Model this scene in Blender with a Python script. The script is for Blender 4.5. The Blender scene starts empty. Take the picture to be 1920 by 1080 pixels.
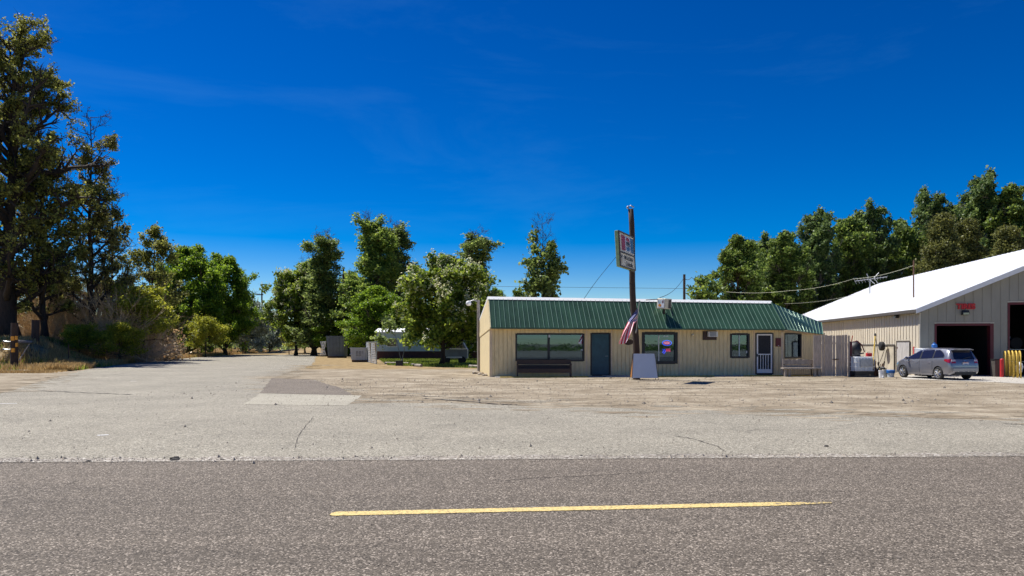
import bpy, math, random
import numpy as np
from mathutils import Vector, Matrix, Euler

random.seed(7)
SC = bpy.context.scene
COL = SC.collection
F, CH, HY = 1400.0, 1.6, 645.0          # focal length and horizon in photo pixels, camera height

def P(px, py, d):
    return Vector(((px-960)/F*d, d, CH+(HY-py)/F*d))
def GP(px, d, z=0):
    return Vector(((px-960)/F*d, d, z))
def sm(a, b, x):
    t = min(1, max(0, (x-a)/(b-a))); return t*t*(3-2*t)
def interp(x, pts):
    if x <= pts[0][0]: return pts[0][1]
    for (a, va), (b, vb) in zip(pts, pts[1:]):
        if x <= b: return va+(vb-va)*(x-a)/(b-a)
    return pts[-1][1]

# ------------------------------------------------------------------ materials
def new_mat(name):
    m = bpy.data.materials.new(name); m.use_nodes = True
    nt = m.node_tree
    return m, nt, nt.nodes, nt.links, nt.nodes['Principled BSDF']

def mat(name, c, rough=.6, var=.15, scale=6, bump=0, bscale=None, metal=0, spec=.5, c2=None, coat=0, stretch=None, obj=True):
    m, nt, N, L, b = new_mat(name)
    b.inputs['Roughness'].default_value = rough
    b.inputs['Metallic'].default_value = metal
    b.inputs['Specular IOR Level'].default_value = spec
    b.inputs['Coat Weight'].default_value = coat
    tc = N.new('ShaderNodeTexCoord'); src = tc.outputs['Object']
    if stretch:
        mp = N.new('ShaderNodeMapping'); mp.inputs['Scale'].default_value = stretch
        L.new(src, mp.inputs[0]); src = mp.outputs[0]
    n = N.new('ShaderNodeTexNoise'); n.inputs['Scale'].default_value = scale; n.inputs['Detail'].default_value = 6
    n.inputs['Roughness'].default_value = .65
    L.new(src, n.inputs['Vector'])
    r = N.new('ShaderNodeValToRGB')
    a = c2 if c2 else tuple(x*(1-var) for x in c)
    d = c if c2 else tuple(min(1, x*(1+var)) for x in c)
    r.color_ramp.elements[0].position = .35; r.color_ramp.elements[1].position = .65
    r.color_ramp.elements[0].color = (*a, 1); r.color_ramp.elements[1].color = (*d, 1)
    L.new(n.outputs[0], r.inputs[0]); L.new(r.outputs[0], b.inputs['Base Color'])
    if bump:
        n2 = N.new('ShaderNodeTexNoise'); n2.inputs['Scale'].default_value = bscale or scale*4; n2.inputs['Detail'].default_value = 5
        L.new(src, n2.inputs['Vector'])
        bp = N.new('ShaderNodeBump'); bp.inputs['Strength'].default_value = bump; bp.inputs['Distance'].default_value = .02
        L.new(n2.outputs[0], bp.inputs['Height']); L.new(bp.outputs[0], b.inputs['Normal'])
    return m

def leaf_mat(name, c1, c2, trans=.35, sat=None):
    m, nt, N, L, b = new_mat(name)
    g = N.new('ShaderNodeNewGeometry')
    r = N.new('ShaderNodeValToRGB')
    r.color_ramp.elements[0].color = (*c1, 1); r.color_ramp.elements[1].color = (*c2, 1)
    L.new(g.outputs['Random Per Island'], r.inputs[0])
    L.new(r.outputs[0], b.inputs['Base Color'])
    b.inputs['Roughness'].default_value = .5; b.inputs['Specular IOR Level'].default_value = .35
    t = N.new('ShaderNodeBsdfTranslucent')
    mx = N.new('ShaderNodeMixShader'); mx.inputs[0].default_value = trans
    hs = N.new('ShaderNodeHueSaturation'); hs.inputs['Value'].default_value = 1.5; hs.inputs['Hue'].default_value = .485
    L.new(r.outputs[0], hs.inputs['Color']); L.new(hs.outputs[0], t.inputs[0])
    L.new(b.outputs[0], mx.inputs[1]); L.new(t.outputs[0], mx.inputs[2])
    L.new(mx.outputs[0], N['Material Output'].inputs['Surface'])
    return m

def asphalt_mat(name, dark, light, stone, fine=70, patch_amt=.25, crack=.0, streak=None, tint=None):
    m, nt, N, L, b = new_mat(name)
    b.inputs['Roughness'].default_value = .85; b.inputs['Specular IOR Level'].default_value = .3
    tc = N.new('ShaderNodeTexCoord'); src = tc.outputs['Object']
    v = N.new('ShaderNodeTexVoronoi'); v.inputs['Scale'].default_value = fine; L.new(src, v.inputs['Vector'])
    bw = N.new('ShaderNodeSeparateColor'); L.new(v.outputs['Color'], bw.inputs[0])
    r = N.new('ShaderNodeValToRGB')
    e = r.color_ramp.elements
    e[0].position = 0; e[0].color = (*dark, 1); e[1].position = 1; e[1].color = (*stone, 1)
    k = e.new(.45); k.color = (*light, 1); k = e.new(.8); k.color = tuple(light[i]*1.25 for i in range(3))+(1,)
    k = e.new(.12); k.color = tuple(dark[i]*.4+light[i]*.6 for i in range(3))+(1,)
    L.new(bw.outputs[0], r.inputs[0])
    # coarse variation
    n = N.new('ShaderNodeTexNoise'); n.inputs['Scale'].default_value = .35; n.inputs['Detail'].default_value = 8; n.inputs['Roughness'].default_value = .7
    if streak:
        mp = N.new('ShaderNodeMapping'); mp.inputs['Scale'].default_value = streak; L.new(src, mp.inputs[0]); L.new(mp.outputs[0], n.inputs['Vector'])
    else: L.new(src, n.inputs['Vector'])
    mr = N.new('ShaderNodeMapRange'); mr.inputs[1].default_value = .3; mr.inputs[2].default_value = .7
    mr.inputs[3].default_value = 1-patch_amt; mr.inputs[4].default_value = 1+patch_amt
    L.new(n.outputs[0], mr.inputs[0])
    n3 = N.new('ShaderNodeTexNoise'); n3.inputs['Scale'].default_value = 9; n3.inputs['Detail'].default_value = 6; n3.inputs['Roughness'].default_value = .8
    L.new(src, n3.inputs['Vector'])
    mr3 = N.new('ShaderNodeMapRange'); mr3.inputs[1].default_value = .3; mr3.inputs[2].default_value = .7
    mr3.inputs[3].default_value = .82; mr3.inputs[4].default_value = 1.18
    L.new(n3.outputs[0], mr3.inputs[0])
    mu = N.new('ShaderNodeMath'); mu.operation = 'MULTIPLY'; L.new(mr.outputs[0], mu.inputs[0]); L.new(mr3.outputs[0], mu.inputs[1])
    val = mu.outputs[0]
    if crack:
        vc = N.new('ShaderNodeTexVoronoi'); vc.feature = 'DISTANCE_TO_EDGE'; vc.inputs['Scale'].default_value = .16
        nn = N.new('ShaderNodeTexNoise'); nn.inputs['Scale'].default_value = .8; nn.inputs['Detail'].default_value = 8; L.new(src, nn.inputs['Vector'])
        vm = N.new('ShaderNodeVectorMath'); vm.operation = 'MULTIPLY_ADD'; vm.inputs[1].default_value = (2.2, 2.2, 0)
        L.new(nn.outputs['Color'], vm.inputs[0]); L.new(src, vm.inputs[2]); L.new(vm.outputs[0], vc.inputs['Vector'])
        mc = N.new('ShaderNodeMapRange'); mc.inputs[1].default_value = .0; mc.inputs[2].default_value = .004
        mc.inputs[3].default_value = 1-crack; mc.inputs[4].default_value = 1
        L.new(vc.outputs[0], mc.inputs[0])
        m2 = N.new('ShaderNodeMath'); m2.operation = 'MULTIPLY'; L.new(val, m2.inputs[0]); L.new(mc.outputs[0], m2.inputs[1]); val = m2.outputs[0]
    vs = N.new('ShaderNodeVectorMath'); vs.operation = 'SCALE'; L.new(r.outputs[0], vs.inputs[0]); L.new(val, vs.inputs['Scale'])
    L.new(vs.outputs[0], b.inputs['Base Color'])
    bp = N.new('ShaderNodeBump'); bp.inputs['Strength'].default_value = .6; bp.inputs['Distance'].default_value = .006
    L.new(v.outputs['Distance'], bp.inputs['Height']); bp.invert = True; L.new(bp.outputs[0], b.inputs['Normal'])
    return m

def ground_mat():
    m, nt, N, L, b = new_mat('ground_dirt')
    b.inputs['Roughness'].default_value = .95; b.inputs['Specular IOR Level'].default_value = .15
    tc = N.new('ShaderNodeTexCoord'); src = tc.outputs['Object']
    def noise(s, d=6, st=None, rough=.65):
        n = N.new('ShaderNodeTexNoise'); n.inputs['Scale'].default_value = s; n.inputs['Detail'].default_value = d; n.inputs['Roughness'].default_value = rough
        if st:
            mp = N.new('ShaderNodeMapping'); mp.inputs['Scale'].default_value = st; L.new(src, mp.inputs[0]); L.new(mp.outputs[0], n.inputs['Vector'])
        else: L.new(src, n.inputs['Vector'])
        return n.outputs[0]
    def ramp(i, cs):
        r = N.new('ShaderNodeValToRGB'); e = r.color_ramp.elements
        e[0].position, e[0].color = cs[0][0], (*cs[0][1], 1); e[1].position, e[1].color = cs[-1][0], (*cs[-1][1], 1)
        for p, c in cs[1:-1]:
            k = e.new(p); k.color = (*c, 1)
        L.new(i, r.inputs[0]); return r.outputs[0]
    base = ramp(noise(.9, 12, (.6, .9, 1), .8), [(.32, (.12, .093, .06)), (.48, (.25, .205, .145)), (.63, (.41, .355, .27))])
    fine = noise(7, 9, None, .88)
    mr = N.new('ShaderNodeMapRange'); mr.inputs[1].default_value = .25; mr.inputs[2].default_value = .75; mr.inputs[3].default_value = .45; mr.inputs[4].default_value = 1.55
    L.new(fine, mr.inputs[0])
    vs = N.new('ShaderNodeVectorMath'); vs.operation = 'SCALE'; L.new(base, vs.inputs[0]); L.new(mr.outputs[0], vs.inputs['Scale'])
    dry = ramp(noise(1.6, 8), [(.3, (.12, .085, .045)), (.5, (.28, .2, .10)), (.68, (.38, .29, .15))])
    # dry grass where y > 44 or x < -20 (a real change of ground cover)
    sp = N.new('ShaderNodeSeparateXYZ'); L.new(src, sp.inputs[0])
    nz = noise(.5, 5)
    a = N.new('ShaderNodeMath'); a.operation = 'MULTIPLY_ADD'; a.inputs[1].default_value = 8; L.new(nz, a.inputs[0]); L.new(sp.outputs[1], a.inputs[2])
    my = N.new('ShaderNodeMapRange'); my.inputs[1].default_value = 50; my.inputs[2].default_value = 53; L.new(a.outputs[0], my.inputs[0])
    mx = N.new('ShaderNodeMix'); mx.data_type = 'RGBA'
    L.new(my.outputs[0], mx.inputs['Factor']); L.new(vs.outputs[0], mx.inputs['A']); L.new(dry, mx.inputs['B'])
    L.new(mx.outputs['Result'], b.inputs['Base Color'])
    bp = N.new('ShaderNodeBump'); bp.inputs['Strength'].default_value = .7; bp.inputs['Distance'].default_value = .03
    L.new(fine, bp.inputs['Height']); L.new(bp.outputs[0], b.inputs['Normal'])
    return m

def glass_mat(name, tint=(.55, .65, .72), refl=.3, dark=(.02, .03, .04)):
    m, nt, N, L, b = new_mat(name)
    t = N.new('ShaderNodeBsdfTransparent'); t.inputs[0].default_value = (*tint, 1)
    g = N.new('ShaderNodeBsdfGlossy'); g.inputs['Roughness'].default_value = .01; g.inputs['Color'].default_value = (.55, .78, 1, 1)
    lw = N.new('ShaderNodeFresnel'); lw.inputs[0].default_value = 1.5
    ad = N.new('ShaderNodeMath'); ad.operation = 'ADD'; ad.inputs[1].default_value = refl; ad.use_clamp = True
    L.new(lw.outputs[0], ad.inputs[0])
    mx = N.new('ShaderNodeMixShader'); L.new(ad.outputs[0], mx.inputs[0]); L.new(t.outputs[0], mx.inputs[1]); L.new(g.outputs[0], mx.inputs[2])
    L.new(mx.outputs[0], N['Material Output'].inputs['Surface'])
    return m

def emit_mat(name, c, s):
    m, nt, N, L, b = new_mat(name)
    b.inputs['Base Color'].default_value = (*c, 1)
    b.inputs['Emission Color'].default_value = (*c, 1); b.inputs['Emission Strength'].default_value = s
    return m

M = {}
M['beige'] = mat('beige_siding', (.72, .585, .335), .75, .12, 3, .25, 40, stretch=(3, 3, .6))
M['beige_trim'] = mat('beige_trim', (.68, .54, .37), .7, .1, 4)
M['green'] = mat('green_metal', (.042, .105, .064), .38, .25, 1.2, metal=.2, stretch=(1, 1, .5))
M['green_rib_glint'] = mat('green_rib_glint', (.2, .32, .25), .3, .1, 5, metal=.2)  # sun highlights on the ribs put into their paler colour
M['white'] = mat('white_paint', (.8, .8, .79), .5, .04, 4)
M['white_roof'] = mat('white_roof_metal', (.86, .87, .88), .4, .025, .5)
M['black'] = mat('black_paint', (.018, .018, .02), .5, .2, 5)
M['brownblack'] = mat('dark_brown_paint', (.045, .025, .02), .6, .2, 5)
M['teal'] = mat('teal_door', (.02, .075, .10), .5, .15, 4)
M['screen'] = mat('insect_screen', (.022, .024, .03), .8, .2, 10)
M['room'] = mat('interior', (.10, .10, .10), .9, .3, 1)
M['roomlight'] = mat('curtain', (.55, .5, .42), .9, .1, 3)
M['glass'] = glass_mat('window_glass', (.4, .52, .62), refl=.09)
M['concrete'] = mat('concrete', (.42, .39, .34), .85, .15, 2, .4, 30)
M['yellow'] = mat('yellow_paint', (.62, .42, .07), .7, .25, 8)
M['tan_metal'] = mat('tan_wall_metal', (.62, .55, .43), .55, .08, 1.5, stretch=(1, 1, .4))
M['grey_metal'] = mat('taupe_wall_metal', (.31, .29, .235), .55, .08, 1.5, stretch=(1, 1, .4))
M['plywood'] = mat('weathered_plywood', (.48, .43, .33), .8, .2, 2.5, .3, 20)
M['plywood_grey'] = mat('grey_plywood', (.44, .42, .40), .8, .2, 3, .3, 20, stretch=(2, 2, .6))
M['darktrim'] = mat('dark_trim', (.08, .07, .06), .6, .2, 4)
M['red'] = mat('red_paint', (.5, .02, .025), .5, .15, 4)
M['maroon'] = mat('maroon_paint', (.11, .012, .018), .5, .15, 4)
M['fence'] = mat('weathered_boards', (.46, .38, .31), .85, .22, 5, .4, 30, stretch=(4, 4, .5))
M['pole'] = mat('dark_wood_pole', (.055, .035, .025), .85, .35, 8, .6, 30, stretch=(3, 3, .4))
M['greywood'] = mat('grey_wood', (.3, .26, .22), .85, .3, 5, .4, 25, stretch=(3, 3, .5))
M['steel'] = mat('galvanised', (.45, .46, .47), .4, .15, 8, metal=.7)
M['rust'] = mat('rusty_steel', (.12, .06, .035), .8, .3, 10)
M['rubber'] = mat('rubber', (.016, .016, .017), .8, .2, 10)
M['cream'] = mat('cream_plastic', (.72, .66, .50), .5, .12, 5)
M['signgreen'] = mat('pale_green_metal', (.3, .42, .2), .5, .15, 5)
M['signblue'] = mat('sign_blue', (.015, .13, .27), .5, .1, 5)
M['signred'] = mat('sign_red', (.36, .015, .05), .5, .1, 5)
M['ink'] = mat('black_lettering', (.015, .015, .015), .5, .1, 5)
M['blue'] = mat('blue_plastic', (.02, .13, .42), .4, .1, 5)
M['hdpe'] = mat('white_hdpe', (.6, .66, .72), .45, .08, 4)
M['orange'] = mat('orange_paint', (.75, .28, .04), .6, .15, 8)
M['reflector'] = mat('amber_reflector', (.85, .36, .02), .3, .05, 8)
M['flagred'] = mat('flag_red', (.62, .02, .07), .8, .08, 6)
M['flagwhite'] = mat('flag_white', (.85, .82, .84), .8, .03, 6)
M['flagblue'] = mat('flag_blue', (.02, .03, .16), .8, .1, 6)
M['board'] = mat('whiteboard', (.62, .65, .7), .4, .03, 3)
M['amber_wood'] = mat('amber_wood', (.35, .14, .03), .7, .25, 8)
M['rock'] = mat('rock', (.34, .29, .23), .9, .3, 6, .6, 15)
M['asphaltlump'] = mat('asphalt_lump', (.04, .036, .033), .9, .3, 12, .6, 20)
M['bark'] = mat('bark', (.075, .055, .042), .9, .35, 6, .8, 15, stretch=(2, 2, .4))
M['bark_dark'] = mat('dark_bark', (.035, .026, .02), .9, .35, 6, .8, 15, stretch=(2, 2, .4))
M['bark_pale'] = mat('pale_bark', (.26, .23, .2), .9, .35, 5, .6, 15, stretch=(2, 2, .4))
M['deadwood'] = mat('dead_twigs', (.52, .38, .22), .9, .35, 6)
M['deadpale'] = mat('bleached_deadwood', (.52, .41, .29), .9, .25, 6)
M['lf_elm'] = leaf_mat('elm_leaves', (0.045, 0.06, 0.012), (0.34, 0.36, 0.08), 0.45)
M['lf_elm2'] = leaf_mat('elm_leaves_dry', (0.05, 0.06, 0.015), (0.28, 0.28, 0.075), 0.4)
M['lf_bright'] = leaf_mat('bright_leaves', (0.04, 0.11, 0.008), (0.25, 0.38, 0.03), 0.5)
M['lf_lime'] = leaf_mat('lime_leaves', (0.12, 0.16, 0.012), (0.42, 0.43, 0.05), 0.5)
M['lf_poplar'] = leaf_mat('poplar_leaves', (0.04, 0.1, 0.018), (0.34, 0.45, 0.08), 0.45)
M['lf_poplar_d'] = leaf_mat('dark_poplar_leaves', (0.04, 0.075, 0.018), (0.29, 0.38, 0.1), 0.45)
M['lf_silver'] = leaf_mat('silver_leaves', (0.16, 0.21, 0.16), (0.52, 0.58, 0.47), 0.3)
M['lf_catalpa'] = leaf_mat('catalpa_leaves', (0.03, 0.08, 0.01), (0.3, 0.39, 0.05), 0.5)
M['blossom'] = leaf_mat('cream_blossom', (.5, .52, .3), (.75, .74, .5), .3)
M['lf_right'] = leaf_mat('cottonwood_leaves', (0.03, 0.075, 0.014), (0.25, 0.34, 0.065), 0.44)
M['lf_right2'] = leaf_mat('cottonwood_leaves_blue', (0.03, 0.075, 0.02), (0.21, 0.29, 0.085), 0.42)
M['lf_olive'] = leaf_mat('olive_needles', (0.045, 0.055, 0.015), (0.24, 0.25, 0.065), 0.32)
M['grass_dry'] = leaf_mat('dry_grass', (.28, .18, .06), (.55, .42, .18), .3)
M['grass_green'] = leaf_mat('green_grass', (0.06, 0.11, 0.012), (0.26, 0.32, 0.05), 0.4)
M['brushleaf'] = leaf_mat('brush_leaves', (0.2, 0.13, 0.06), (0.6, 0.43, 0.2), 0.35)
M['wire'] = mat('cable', (.02, .02, .022), .6, .1, 5)
M['wire_pale'] = mat('pale_cable', (.35, .36, .25), .6, .1, 5)
M['trailer'] = mat('pale_blue_siding', (.42, .52, .55), .6, .06, 2)
M['skirting'] = mat('maroon_skirting', (.075, .03, .028), .8, .2, 3)
M['dumpster'] = mat('grey_blue_steel', (.14, .17, .2), .6, .15, 2)
M['bin'] = mat('white_grey_steel', (.45, .48, .52), .6, .08, 2)
M['vinyl'] = mat('lamp_lens', (.75, .7, .55), .3, .04, 5)
M['lens_y'] = mat('yellowed_lens', (.6, .6, .35), .3, .05, 5)
M['neon_red'] = emit_mat('neon_red', (1, .03, .12), 2.2)
M['neon_blue'] = emit_mat('neon_blue', (.06, .10, 1), 2.6)
M['neon_pink'] = emit_mat('neon_pale', (1, .45, .55), 2)
M['dullblue'] = mat('unlit_tube', (.25, .38, .5), .4, .05, 5)
M['asphalt_hw'] = asphalt_mat('highway_chipseal', (.016, .012, .008), (.113, .094, .073), (.41, .35, .288), 80, .30, streak=(.10, 1.1, 1))
M['asphalt_ap'] = asphalt_mat('old_asphalt', (.05, .043, .03), (.24, .218, .172), (.50, .465, .385), 62, .18, crack=.3)
M['patch_dark'] = asphalt_mat('dark_patch', (.035, .028, .02), (.145, .12, .094), (.32, .28, .23), 70, .2)
M['patch_pale'] = asphalt_mat('pale_patch', (.16, .145, .11), (.315, .29, .23), (.5, .46, .38), 70, .14)
M['shoulder'] = asphalt_mat('shoulder_gravel', (.05, .04, .032), (.25, .222, .185), (.55, .52, .46), 34, .25)
M['ground'] = ground_mat()
M['line_yellow'] = None

# ------------------------------------------------------------------ mesh builder
class MB:
    def __init__(s): s.v = []; s.f = []; s.m = []; s.T = None
    def pt(s, p):
        p = Vector(p)
        if s.T is not None: p = s.T @ p
        s.v.append(p); return len(s.v)-1
    def face(s, pts, mi=0):
        s.f.append([s.pt(p) for p in pts]); s.m.append(mi)
    def hexa(s, c, mi=0):        # 8 corners: bottom 4 ccw, top 4 ccw
        i = [s.pt(p) for p in c]
        for q in ((3, 2, 1, 0), (4, 5, 6, 7), (0, 1, 5, 4), (1, 2, 6, 5), (2, 3, 7, 6), (3, 0, 4, 7)):
            s.f.append([i[k] for k in q]); s.m.append(mi)
    def box(s, x0, x1, y0, y1, z0, z1, mi=0):
        s.hexa([(x0, y0, z0), (x1, y0, z0), (x1, y1, z0), (x0, y1, z0), (x0, y0, z1), (x1, y0, z1), (x1, y1, z1), (x0, y1, z1)], mi)
    def tube(s, pts, r, n=6, mi=0, cap=True):
        pts = [Vector(p) for p in pts]
        rs = r if isinstance(r, (list, tuple)) else [r]*len(pts)
        rings = []
        up = None
        for k, p in enumerate(pts):
            d = (pts[min(k+1, len(pts)-1)]-pts[max(k-1, 0)])
            if d.length < 1e-9: d = Vector((0, 0, 1))
            d.normalize()
            if up is None: up = Vector((1, 0, 0)) if abs(d.x) < .8 else Vector((0, 1, 0))
            a = d.cross(up)
            if a.length < 1e-5: a = d.orthogonal()
            a.normalize(); b = d.cross(a); up = b.cross(d) if False else up
            rings.append([s.pt(p+(a*math.cos(t)+b*math.sin(t))*rs[k]) for t in (2*math.pi*j/n for j in range(n))])
        for A, B in zip(rings, rings[1:]):
            for j in range(n):
                s.f.append([A[j], A[(j+1) % n], B[(j+1) % n], B[j]]); s.m.append(mi)
        if cap:
            s.f.append(rings[0][::-1]); s.m.append(mi); s.f.append(rings[-1]); s.m.append(mi)
    def lathe(s, prof, n=20, axis='Z', c=(0, 0, 0), mi=0):
        c = Vector(c); rings = []
        for (r, h) in prof:
            ring = []
            for j in range(n):
                t = 2*math.pi*j/n; a, b = r*math.cos(t), r*math.sin(t)
                q = {'Z': (a, b, h), 'X': (h, a, b), 'Y': (b, h, a)}[axis]
                ring.append(s.pt(c+Vector(q)))
            rings.append(ring)
        for A, B in zip(rings, rings[1:]):
            for j in range(n):
                s.f.append([A[j], A[(j+1) % n], B[(j+1) % n], B[j]]); s.m.append(mi)
        s.f.append(rings[0][::-1]); s.m.append(mi); s.f.append(rings[-1]); s.m.append(mi)
    def blob(s, c, r, seed=0, n=8, m=6, amp=.25, mi=0):
        rnd = random.Random(seed); c = Vector(c); r = Vector(r) if not isinstance(r, (int, float)) else Vector((r, r, r))
        top = s.pt(c+Vector((0, 0, r.z))); rings = []
        for i in range(1, m):
            ph = math.pi*i/m
            rings.append([s.pt(c+Vector((r.x*math.sin(ph)*math.cos(2*math.pi*j/n), r.y*math.sin(ph)*math.sin(2*math.pi*j/n), r.z*math.cos(ph)))*1.0+Vector((rnd.uniform(-amp, amp)*r.x, rnd.uniform(-amp, amp)*r.y, rnd.uniform(-amp, amp)*r.z))) for j in range(n)])
        bot = s.pt(c-Vector((0, 0, r.z)))
        for j in range(n): s.f.append([top, rings[0][j], rings[0][(j+1) % n]]); s.m.append(mi)
        for A, B in zip(rings, rings[1:]):
            for j in range(n): s.f.append([A[j], B[j], B[(j+1) % n], A[(j+1) % n]]); s.m.append(mi)
        for j in range(n): s.f.append([rings[-1][j], bot, rings[-1][(j+1) % n]]); s.m.append(mi)
    def build(s, name, mats, parent=None, smooth=False, bevel=0, org=None):
        if not isinstance(mats, (list, tuple)): mats = [mats]
        o_ = Vector(org) if org is not None else (parent_origin(parent) if parent else Vector((0, 0, 0)))
        me = bpy.data.meshes.new(name)
        me.from_pydata([tuple(p-o_) for p in s.v], [], s.f)
        for m_ in mats: me.materials.append(m_)
        me.polygons.foreach_set('material_index', s.m)
        if smooth: me.polygons.foreach_set('use_smooth', [True]*len(me.polygons))
        me.update()
        o = bpy.data.objects.new(name, me); COL.objects.link(o)
        if parent: o.parent = parent
        elif org is not None: o.location = org
        if bevel:
            b = o.modifiers.new('bevel', 'BEVEL'); b.width = bevel; b.segments = 2; b.limit_method = 'ANGLE'
        return o

ORG = {}
def parent_origin(p):
    v = Vector((0, 0, 0))
    while p is not None:
        v = v+p.location; p = p.parent
    return v
def thing(name, label, cat, loc, group=None, rz=0):
    o = bpy.data.objects.new(name, None); COL.objects.link(o); o.location = loc; o.empty_display_size = .2
    o.rotation_euler = (0, 0, rz)
    o['label'] = label; o['category'] = cat
    if group: o['group'] = group
    return o
def tag(o, label, cat, group=None):
    o['label'] = label; o['category'] = cat
    if group: o['group'] = group
    return o
def struct(o, kind='structure'):
    o['kind'] = kind; return o

def text_mesh(txt, size, mtl, name, parent, T, extrude=.004, bold=0, align='CENTER', sx=1):
    """lettering as a mesh; T maps the letter plane (x right, y up, z out) into the world"""
    cu = bpy.data.curves.new('t', 'FONT'); cu.body = txt; cu.size = size; cu.extrude = extrude; cu.offset = bold
    cu.align_x = align; cu.align_y = 'CENTER'
    ob = bpy.data.objects.new('t', cu); COL.objects.link(ob)
    bpy.context.view_layer.update()
    dg = bpy.context.evaluated_depsgraph_get()
    me = bpy.data.meshes.new_from_object(ob.evaluated_get(dg))
    bpy.data.objects.remove(ob)
    o_ = parent_origin(parent)
    me.transform(Matrix.Translation(-o_) @ T @ Matrix.Diagonal((sx, 1, 1, 1)))
    me.materials.clear(); me.materials.append(mtl)
    me.name = name
    o = bpy.data.objects.new(name, me); COL.objects.link(o); o.parent = parent
    return o

def frame_T(o, ux, uy, uz=None):
    ux = Vector(ux).normalized(); uy = Vector(uy).normalized()
    uz = Vector(uz).normalized() if uz else ux.cross(uy).normalized()
    return Matrix(((ux.x, uy.x, uz.x, o[0]), (ux.y, uy.y, uz.y, o[1]), (ux.z, uy.z, uz.z, o[2]), (0, 0, 0, 1)))

class Frame:      # building frame: a along the front, v towards the back, z up
    def __init__(s, ox, oy, ux, uy):
        l = math.hypot(ux, uy); s.o = (ox, oy); s.u = (ux/l, uy/l); s.b = (-uy/l, ux/l)
        s.T = Matrix(((s.u[0], s.b[0], 0, ox), (s.u[1], s.b[1], 0, oy), (0, 0, 1, 0), (0, 0, 0, 1)))
    def w(s, a, v, z=0): return s.T @ Vector((a, v, z))
    def a(s, px, v=0):
        k = (px-960)/F
        return (k*(s.o[1]+s.b[1]*v)-s.o[0]-s.b[0]*v)/(s.u[0]-k*s.u[1])
    def v(s, px, a=0):
        k = (px-960)/F
        return (k*(s.o[1]+s.u[1]*a)-s.o[0]-s.u[0]*a)/(s.b[0]-k*s.b[1])
    def z(s, py, a, v=0):
        d = s.o[1]+s.u[1]*a+s.b[1]*v
        return CH+(HY-py)/F*d
CF = Frame(-1.066, 36.4, .993, .118)
GF = Frame(19.43*1.07, 35.56*1.07, .99, -.143)

def rects(a0, a1, z0, z1, ops):
    A = sorted({a0, a1, *[min(max(x, a0), a1) for o in ops for x in (o[0], o[1])]})
    Z = sorted({z0, z1, *[min(max(x, z0), z1) for o in ops for x in (o[2], o[3])]})
    out = []
    for x0, x1 in zip(A, A[1:]):
        run = None
        for y0, y1 in zip(Z, Z[1:]):
            cx, cy = (x0+x1)/2, (y0+y1)/2
            solid = not any(o[0] < cx < o[1] and o[2] < cy < o[3] for o in ops)
            if solid: run = [run[0], y1] if run else [y0, y1]
            else:
                if run: out.append((x0, x1, *run))
                run = None
        if run: out.append((x0, x1, *run))
    return out
def boards(mb, a0, a1, z0, ztop, ops, width=.21, gap=.02, t=.03, axis='a', v=0, sgn=-1, jitter=0, rnd=random):
    """siding boards on the plane v (axis a) or the plane a=v (axis v)"""
    n = max(1, round((a1-a0)/width)); w = (a1-a0)/n
    for i in range(n):
        x0, x1 = a0+i*w+gap/2, a0+(i+1)*w-gap/2
        zt = ztop((x0+x1)/2) if callable(ztop) else ztop
        for r in rects(x0, x1, z0, zt, ops):
            o = rnd.uniform(0, jitter)
            if axis == 'a': mb.box(r[0], r[1], min(v, v+sgn*(t+o)), max(v, v+sgn*(t+o)), r[2], r[3])
            else: mb.box(min(v, v+sgn*(t+o)), max(v, v+sgn*(t+o)), r[0], r[1], r[2], r[3])

# ------------------------------------------------------------------ ground
EDGE = [(38, -24), (48, -27), (70, -34), (107, -41), (136, -44.5), (200, -57), (400, -105)]
def height(x, y):
    s = interp(y, EDGE)-x
    A = interp(y, [(49.5, 0), (51.5, 1.3), (54, 1.9), (64, 1.8), (78, 1.1), (110, .6), (160, .5), (300, 1.0)])
    fade = 1-sm(60, 160, s)*.6
    h = A*sm(1.6, 7.0, s)*fade
    h += .12*math.sin(x*.9+1.3*math.sin(y*.5))*sm(2, 6, s)*min(1, A)
    h += 1.3*math.exp(-(((x+35)/7)**2+((y-140)/12)**2))
    return h
xs = sorted(set([-3000, -1500, -700, -400, -250, -170, -120] + [round(-90+i*1.0, 2) for i in range(80)] + [-9, -6, -3, 0, 5, 10, 20, 40, 80, 140, 250, 500, 1000, 3000]))
ys = sorted(set([-3000, -800, -200, -60, -20, 0, 10, 20, 30, 38] + [42+i*.9 for i in range(60)] + [96+i*4 for i in range(30)] + [230, 260, 320, 400, 600, 1000, 1800, 3500]))
mb = MB(); idx = {}
for j, y in enumerate(ys):
    for i, x in enumerate(xs): idx[i, j] = mb.pt((x, y, height(x, y)))
for j in range(len(ys)-1):
    for i in range(len(xs)-1):
        mb.f.append([idx[i, j], idx[i+1, j], idx[i+1, j+1], idx[i, j+1]]); mb.m.append(0)
struct(mb.build('ground', M['ground'], smooth=True))

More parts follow.
